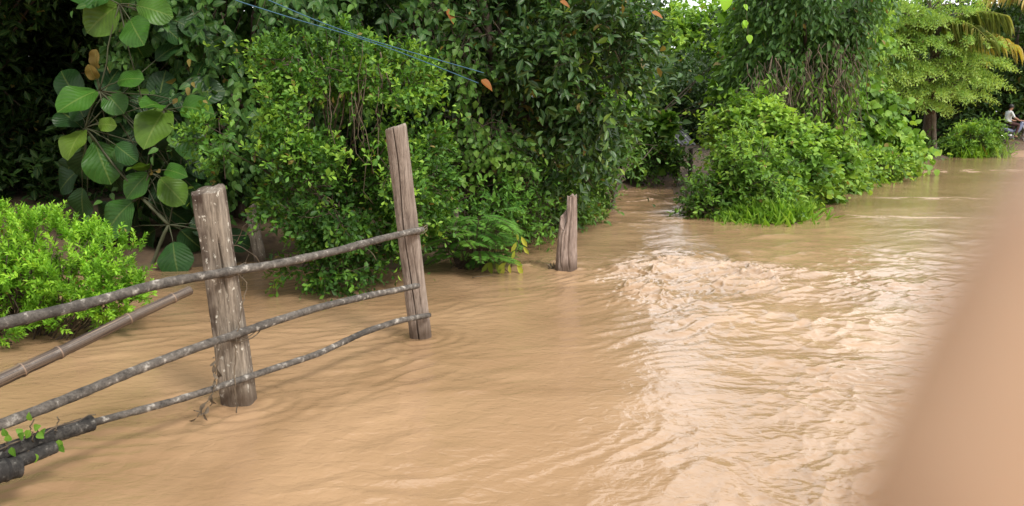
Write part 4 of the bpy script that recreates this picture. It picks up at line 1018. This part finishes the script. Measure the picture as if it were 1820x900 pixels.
# ------------------------------------------------------------------ blue cords overhead
M['cord'] = plain_mat('blue_cord', (.03, .10, .17), .6)
for pts, lb in (([(300, -48), (415, 0), (520, 33), (620, 62), (700, 89), (770, 116), (850, 148)], 'lower of the two blue cords slung above the yellow-green shrub'), ([(380, -48), (475, 0), (560, 36), (640, 66), (720, 90), (790, 110), (860, 130)], 'upper of the two blue cords slung above the yellow-green shrub')):
    P, u_ = resample([W(x, y, 5.6 + (x - 300) / 460 * 1.5) for x, y in pts], 60)
    mb = MB(); mb.tube(P, .0042, 6); tag(mb.build('cord', M['cord'], None, P[30]), lb, 'cord', 'blue cords above the shrub')

# grey sheet-metal lean-to glimpsed through the leaves by the gap
c = W(1178, 247, 19.8); root = thing('shed', 'grey corrugated shed roof half hidden in leaves behind the water gap', 'shed', (c[0], c[1], gz(c[0], c[1]) - .1))
mb = MB(); rows = []
for i in range(60):
    for j in range(8):
        rows.append((c[0] - .7 + 1.4 * i / 59, c[1] - .6 + 1.6 * j / 7, c[2] - .12 + .34 * j / 7 + .018 * math.sin(i * 1.5)))
mb.add(np.array(rows), grid_faces(60, 8)); M['tin'] = plain_mat('old_tin', (.10, .10, .105), .6, .2, .5, 6)
mb.build('roof', M['tin'], root)
mb = MB()
for sx, sy in ((-.6, -.5), (.6, -.5), (-.6, .9), (.6, .9)):
    mb2 = MB(); z1 = c[2] - .25 + .38 * (sy + .6); mb2.tube(np.array([[c[0] + sx, c[1] + sy, 0.0], [c[0] + sx, c[1] + sy, z1]]), .05, 8); mb2.build('pole', M['bark'], root)
mb.box((c[0], c[1] + .95, c[2] * .5), (.6, .02, c[2] * .5)); mb.build('back_wall', M['tin'], root)

# ------------------------------------------------------------------ motorcycle and rider
rd = G(1797, 270.5); RX, RY = rd[0] - .36, rd[1]; RZ = max(gz(RX, RY), .0) + .03
chrome = plain_mat('chrome', (.6, .6, .62), .25, 1.0, .05); tyre = plain_mat('tyre_rubber', (.02, .02, .02), .8)
bluep = plain_mat('blue_grey_paint', (.16, .19, .30), .3); blk = plain_mat('black_plastic', (.025, .025, .03), .5); wht = plain_mat('white_paint', (.7, .7, .72), .35); redl = plain_mat('red_lens', (.5, .03, .02), .3)
bike = thing('motorcycle', 'small blue-grey motorcycle at the edge of the dry road', 'motorcycle', (RX, RY, RZ))
def L3(*p): return np.array([RX, RY, RZ]) + np.array(p)
def ring(cx, cz, r, tr, seg=28):
    a = np.linspace(0, 2 * np.pi, seg + 1); mb = MB(); mb.tube(np.array([L3(cx + r * math.cos(q), 0, cz + r * math.sin(q)) for q in a]), tr, 8, cap=False); return mb
for cx in (-.20, 1.02):
    wh = bpy.data.objects.new('wheel', None); COL.objects.link(wh); wh.parent = bike; wh.location = (cx, 0, .29)
    mb = ring(cx, .29, .255, .036); mb.build('tyre', tyre, wh)
    mb = ring(cx, .29, .215, .014)
    for k in range(14):
        a = k * 2 * math.pi / 14; mb.tube(np.array([L3(cx + .03 * math.cos(a + .5), .03 * (-1) ** k, .29 + .03 * math.sin(a + .5)), L3(cx + .215 * math.cos(a), 0, .29 + .215 * math.sin(a))]), .004, 4)
    mb.tube(np.array([L3(cx, -.06, .29), L3(cx, .06, .29)]), .04, 10); mb.build('rim', chrome, wh)
def sweep(pts, rad, sq=(1, 1)):
    m = MB(); m.tube(np.array([L3(*p) for p in pts]), rad, 12); c_ = np.array(L3(*pts[len(pts) // 2]))
    m.v[-1][:, 1] = (m.v[-1][:, 1] - RY) * sq[0] + RY; return m
sweep([(-.42, 0, .70), (-.30, 0, .69), (-.1, 0, .64), (.15, 0, .55), (.38, 0, .46), (.5, 0, .50), (.62, 0, .66), (.70, 0, .85), (.72, 0, .95)], [.03, .06, .085, .10, .11, .11, .10, .08, .05], (.95, 1)).build('body', bluep, bike)
sweep([(-.36, 0, .775), (-.2, 0, .785), (.05, 0, .765), (.25, 0, .74), (.34, 0, .70)], [.03, .06, .065, .055, .03], (1.9, 1)).build('seat', blk, bike)
sweep([(.05, .0, .30), (.25, 0, .30), (.42, 0, .32)], [.09, .12, .08]).build('engine', plain_mat('engine_metal', (.3, .3, .3), .4, .8), bike)
m = MB(); m.tube(np.array([L3(.3, -.13, .24), L3(.05, -.15, .24), L3(-.15, -.16, .30), L3(-.42, -.17, .36)]), [.018, .02, .04, .042], 10); m.build('exhaust', chrome, bike)
for s in (-1, 1):
    m = MB(); m.tube(np.array([L3(1.02, .07 * s, .29), L3(.86, .07 * s, .60), L3(.74, .05 * s, .92)]), .024, 8); m.build('fork', chrome, bike)
    m = MB(); m.tube(np.array([L3(-.2, .08 * s, .29), L3(.2, .09 * s, .32)]), .02, 8); m.build('swingarm', blk, bike)
    m = MB(); m.tube(np.array([L3(-.2, .1 * s, .33), L3(-.24, .1 * s, .66)]), .024, 8); m.build('shock', chrome, bike)
    mi = MB(); mi.tube(np.array([L3(.66, .25 * s, .98), L3(.70, .30 * s, 1.14)]), .006, 5); mi.box(L3(.70, .32 * s, 1.18), (.012, .06, .04)); mi.build('mirror', blk, bike)
m = MB(); m.tube(np.array([L3(.58, -.34, .95), L3(.68, -.2, .98), L3(.72, 0, .96), L3(.68, .2, .98), L3(.58, .34, .95)]), .014, 8); m.build('handlebar', blk, bike)
m = MB(); a_ = np.linspace(-.3, 2.2, 14); m.tube(np.array([L3(1.02 + .32 * math.cos(q), 0, .29 + .32 * math.sin(q)) for q in a_]), .03, 8); m.v[-1][:, 1] = (m.v[-1][:, 1] - RY) * 2 + RY; m.build('front_fender', bluep, bike)
m = MB(); a_ = np.linspace(.9, 2.7, 12); m.tube(np.array([L3(-.2 + .34 * math.cos(q), 0, .29 + .34 * math.sin(q)) for q in a_]), .025, 8); m.v[-1][:, 1] = (m.v[-1][:, 1] - RY) * 2 + RY; m.build('rear_fender', blk, bike)
m = MB(); m.box(L3(.80, 0, .90), (.05, .08, .07), bevel=.3); m.build('headlight', wht, bike)
m = MB(); m.box(L3(-.46, 0, .70), (.03, .07, .035), bevel=.3); m.build('tail_light', redl, bike)
m = MB(); m.tube(np.array([L3(.22, -.22, .27), L3(.22, .22, .27)]), .014, 6); m.build('footrest', blk, bike)

def skin_mesh(name, verts, edges, radii, root_i, levels=2):
    me = bpy.data.meshes.new(name); me.from_pydata([tuple(v) for v in verts], edges, [])
    o = bpy.data.objects.new(name, me); COL.objects.link(o)
    md = o.modifiers.new('skin', 'SKIN'); md.use_smooth_shade = True
    sv = me.skin_vertices[0].data
    for k, r_ in enumerate(radii):
        sv[k].radius = (r_, r_) if not isinstance(r_, tuple) else r_
        sv[k].use_root = (k == root_i)
    sb = o.modifiers.new('sub', 'SUBSURF'); sb.levels = levels; sb.render_levels = levels
    dg = bpy.context.evaluated_depsgraph_get(); dg.update()
    nm = bpy.data.meshes.new_from_object(o.evaluated_get(dg))
    bpy.data.objects.remove(o); bpy.data.meshes.remove(me)
    for p in nm.polygons: p.use_smooth = True
    return nm
skin_m = plain_mat('skin', (.34, .18, .115), .55, var=.08, scale=20)
shirt = plain_mat('pale_shirt', (.62, .66, .66), .85, var=.06); trous = plain_mat('dark_maroon_trousers', (.075, .035, .035), .85); hairm = plain_mat('black_hair', (.012, .01, .01), .5)
V_ = [(.10, 0, .88), (.06, 0, 1.02), (.07, 0, 1.18), (.10, 0, 1.32), (.13, 0, 1.41), (.155, 0, 1.48), (.185, 0, 1.56), (.19, 0, 1.635),            # spine 0-7
      (.10, -.17, 1.33), (.20, -.22, 1.12), (.42, -.24, .98), (.56, -.27, .97), (.62, -.28, .96),      # near arm 8-12
      (.10, .17, 1.33), (.20, .22, 1.12), (.42, .24, .98), (.56, .27, .97), (.62, .28, .96),           # far arm 13-17
      (.14, -.11, .86), (.48, -.17, .80), (.36, -.19, .42), (.32, -.19, .30), (.45, -.20, .29),          # near leg 18-22
      (.14, .11, .86), (.48, .17, .80), (.36, .19, .42), (.32, .19, .30), (.45, .20, .29)]
E_ = [(0, 1), (1, 2), (2, 3), (3, 4), (4, 5), (5, 6), (6, 7), (3, 8), (8, 9), (9, 10), (10, 11), (11, 12), (3, 13), (13, 14), (14, 15), (15, 16), (16, 17), (0, 18), (18, 19), (19, 20), (20, 21), (21, 22), (0, 23), (23, 24), (24, 25), (25, 26), (26, 27)]
R_ = [(.13, .15), (.12, .14), (.125, .16), (.12, .17), .055, .07, .092, .075, .062, .048, .036, .03, .026, .062, .048, .036, .03, .026, .09, .072, .05, .045, .036, .09, .072, .05, .045, .036]
me = skin_mesh('person', V_, E_, R_, 0)
for q in (skin_m, shirt, trous): me.materials.append(q)
for p in me.polygons:
    c_ = p.center; ay = abs(c_.y)
    if c_.z > 1.40: p.material_index = 0
    elif c_.z > .93 and (ay < .19 and c_.x < .30): p.material_index = 1
    elif ay > .16 and c_.z > 1.16: p.material_index = 1
    elif c_.z > .9 and c_.x > .22: p.material_index = 0
    elif c_.z < .33: p.material_index = 0
    elif c_.z > .93 : p.material_index = 1 if c_.z > 1.10 and c_.x < .25 else 0
    else: p.material_index = 2
person = bpy.data.objects.new('person', me); COL.objects.link(person); person.location = (RX, RY, RZ)
tag(person, 'person in a pale short-sleeved shirt and dark trousers sitting on the motorcycle, looking right', 'person')
mb = MB(); bmv = []
t_ = np.linspace(0, np.pi * .62, 10); ph_ = np.linspace(0, 2 * np.pi, 24)
rows = [(-.02 + .19 - .02 * 0 + .108 * math.sin(a) * math.cos(b) - .012, .094 * math.sin(a) * math.sin(b), 1.575 + .118 * math.cos(a)) for a in t_ for b in ph_]
rows = [(x - (.045 if (x > .24 and z < 1.62) else 0), y, z) for x, y, z in rows]
mb.add(np.array([L3(*q) for q in rows]), grid_faces(10, 24)); mb.build('hair', hairm, person)
mb = MB(); mb.tube(np.array([L3(.272, 0, 1.575), L3(.295, 0, 1.545), L3(.272, 0, 1.535)]), [.008, .014, .008], 6); mb.build('nose', skin_m, person)

# ------------------------------------------------------------------ the photographer's hand, one finger straying past the lens
def cam_pt(px, py, d):
    return np.array(cam.matrix_basis @ Vector(((px - 910) / F_PX * d, -(py - 450) / F_PX * d, -d)))
def CV(x, y, d): return np.array(cam.matrix_basis @ Vector((x, y, -d)))
def hand():
    D = .046
    fin = [CV(.0300, -.078, .072), CV(.0275, -.050, .060), CV(.0266, -.034, .051), cam_pt(1775, 1010, D), cam_pt(1828, 850, D), cam_pt(1900, 660, D), cam_pt(1985, 480, D), cam_pt(2060, 350, D), cam_pt(2095, 280, D)]
    v = [CV(.020, -.150, .055), CV(.022, -.118, .066), CV(.026, -.098, .072)] + fin                         # wrist, palm, palm front, index 3-10
    r_ = [(.026, .020), (.036, .018), (.034, .016), .0115, .0105, .0098, .0092, .0090, .0088, .0085, .0074, .0045]
    e = [(0, 1), (1, 2), (2, 3)] + [(k, k + 1) for k in range(3, 11)]
    def add(chain, rad, parent):
        k0 = len(v); v.extend(chain); r_.extend(rad)
        e.append((parent, k0)); e.extend((k0 + i, k0 + i + 1) for i in range(len(chain) - 1))
    for q, (ox, ln) in enumerate(((.006, 1.0), (-.012, .95), (-.028, .8))):   # middle, ring, little finger, curled
        x = ox
        add([CV(x, -.088, .084), CV(x, -.083, .084 + .022 * ln), CV(x - .002, -.092, .084 + .036 * ln), CV(x - .002, -.108, .084 + .034 * ln), CV(x, -.114, .084 + .018 * ln)], [.0105, .0095, .0088, .0082, .0070], 2)
    add([CV(.050, -.118, .060), CV(.060, -.096, .052), CV(.058, -.076, .047), CV(.052, -.062, .045)], [.014, .0115, .0105, .0085], 1)   # thumb
    k0 = len(v); v.extend([CV(.016, -.20, .040), CV(.010, -.30, .0), CV(.004, -.38, -.06)]); r_.extend([(.027, .023), (.036, .032), (.042, .038)])
    e.extend([(0, k0), (k0, k0 + 1), (k0 + 1, k0 + 2)])
    me = skin_mesh('hand', v, e, r_, 0, 2)
    base = Vector(CV(.02, -.15, .055))
    for q in me.vertices: q.co -= base
    me.materials.append(M['hand_skin'])
    o = bpy.data.objects.new('hand', me); COL.objects.link(o); o.location = base
    tag(o, "photographer's bare hand with one finger blurred close to the lens at the right", 'hand')
def hskin():
    m, n, l, p, out = new_mat('hand_skin')
    t = n.new('ShaderNodeTexCoord'); a = n.new('ShaderNodeTexNoise'); a.inputs['Scale'].default_value = 55; a.inputs['Detail'].default_value = 4; l.new(t.outputs['Object'], a.inputs['Vector'])
    rp = ramp(n, [(.3, (.40, .25, .155)), (.7, (.53, .345, .22))]); l.new(a.outputs['Fac'], rp.inputs['Fac']); l.new(rp.outputs['Color'], p.inputs['Base Color'])
    p.inputs['Roughness'].default_value = .6; p.inputs['Subsurface Weight'].default_value = .15; p.inputs['Subsurface Radius'].default_value = (.006, .003, .002); p.inputs['Subsurface Scale'].default_value = 1.0
    return m
M['hand_skin'] = hskin()
bpy.context.view_layer.update()
hand()

# ------------------------------------------------------------------ drift carried by the flood
rng = RNG(81)
spots = [(735, 505, 'dark twig drifting just left of the tall post foot'), (655, 492, 'twig drifting beside the yellow-green shrub'), (858, 492, 'twig drifting below the wilting plant')]
for (x, y, lb) in spots:
    c = G(x, y, .004); a = rng.uniform(-.5, .5); d = np.array([math.cos(a), math.sin(a), 0]) * rng.uniform(.07, .13)
    mb = MB(); mb.tube(curve(c - d, c + d, .006, rng, 8, .2), np.linspace(.005, .002, 8), 5)
    mb.tube(curve(c, c + np.array([-d[1], d[0], .02]) * .6, 0, rng, 5, .2), np.linspace(.003, .0015, 5), 4)
    tag(mb.build('twig', M['deadvine'], None, c), lb, 'twig', 'twigs drifting on the flood')
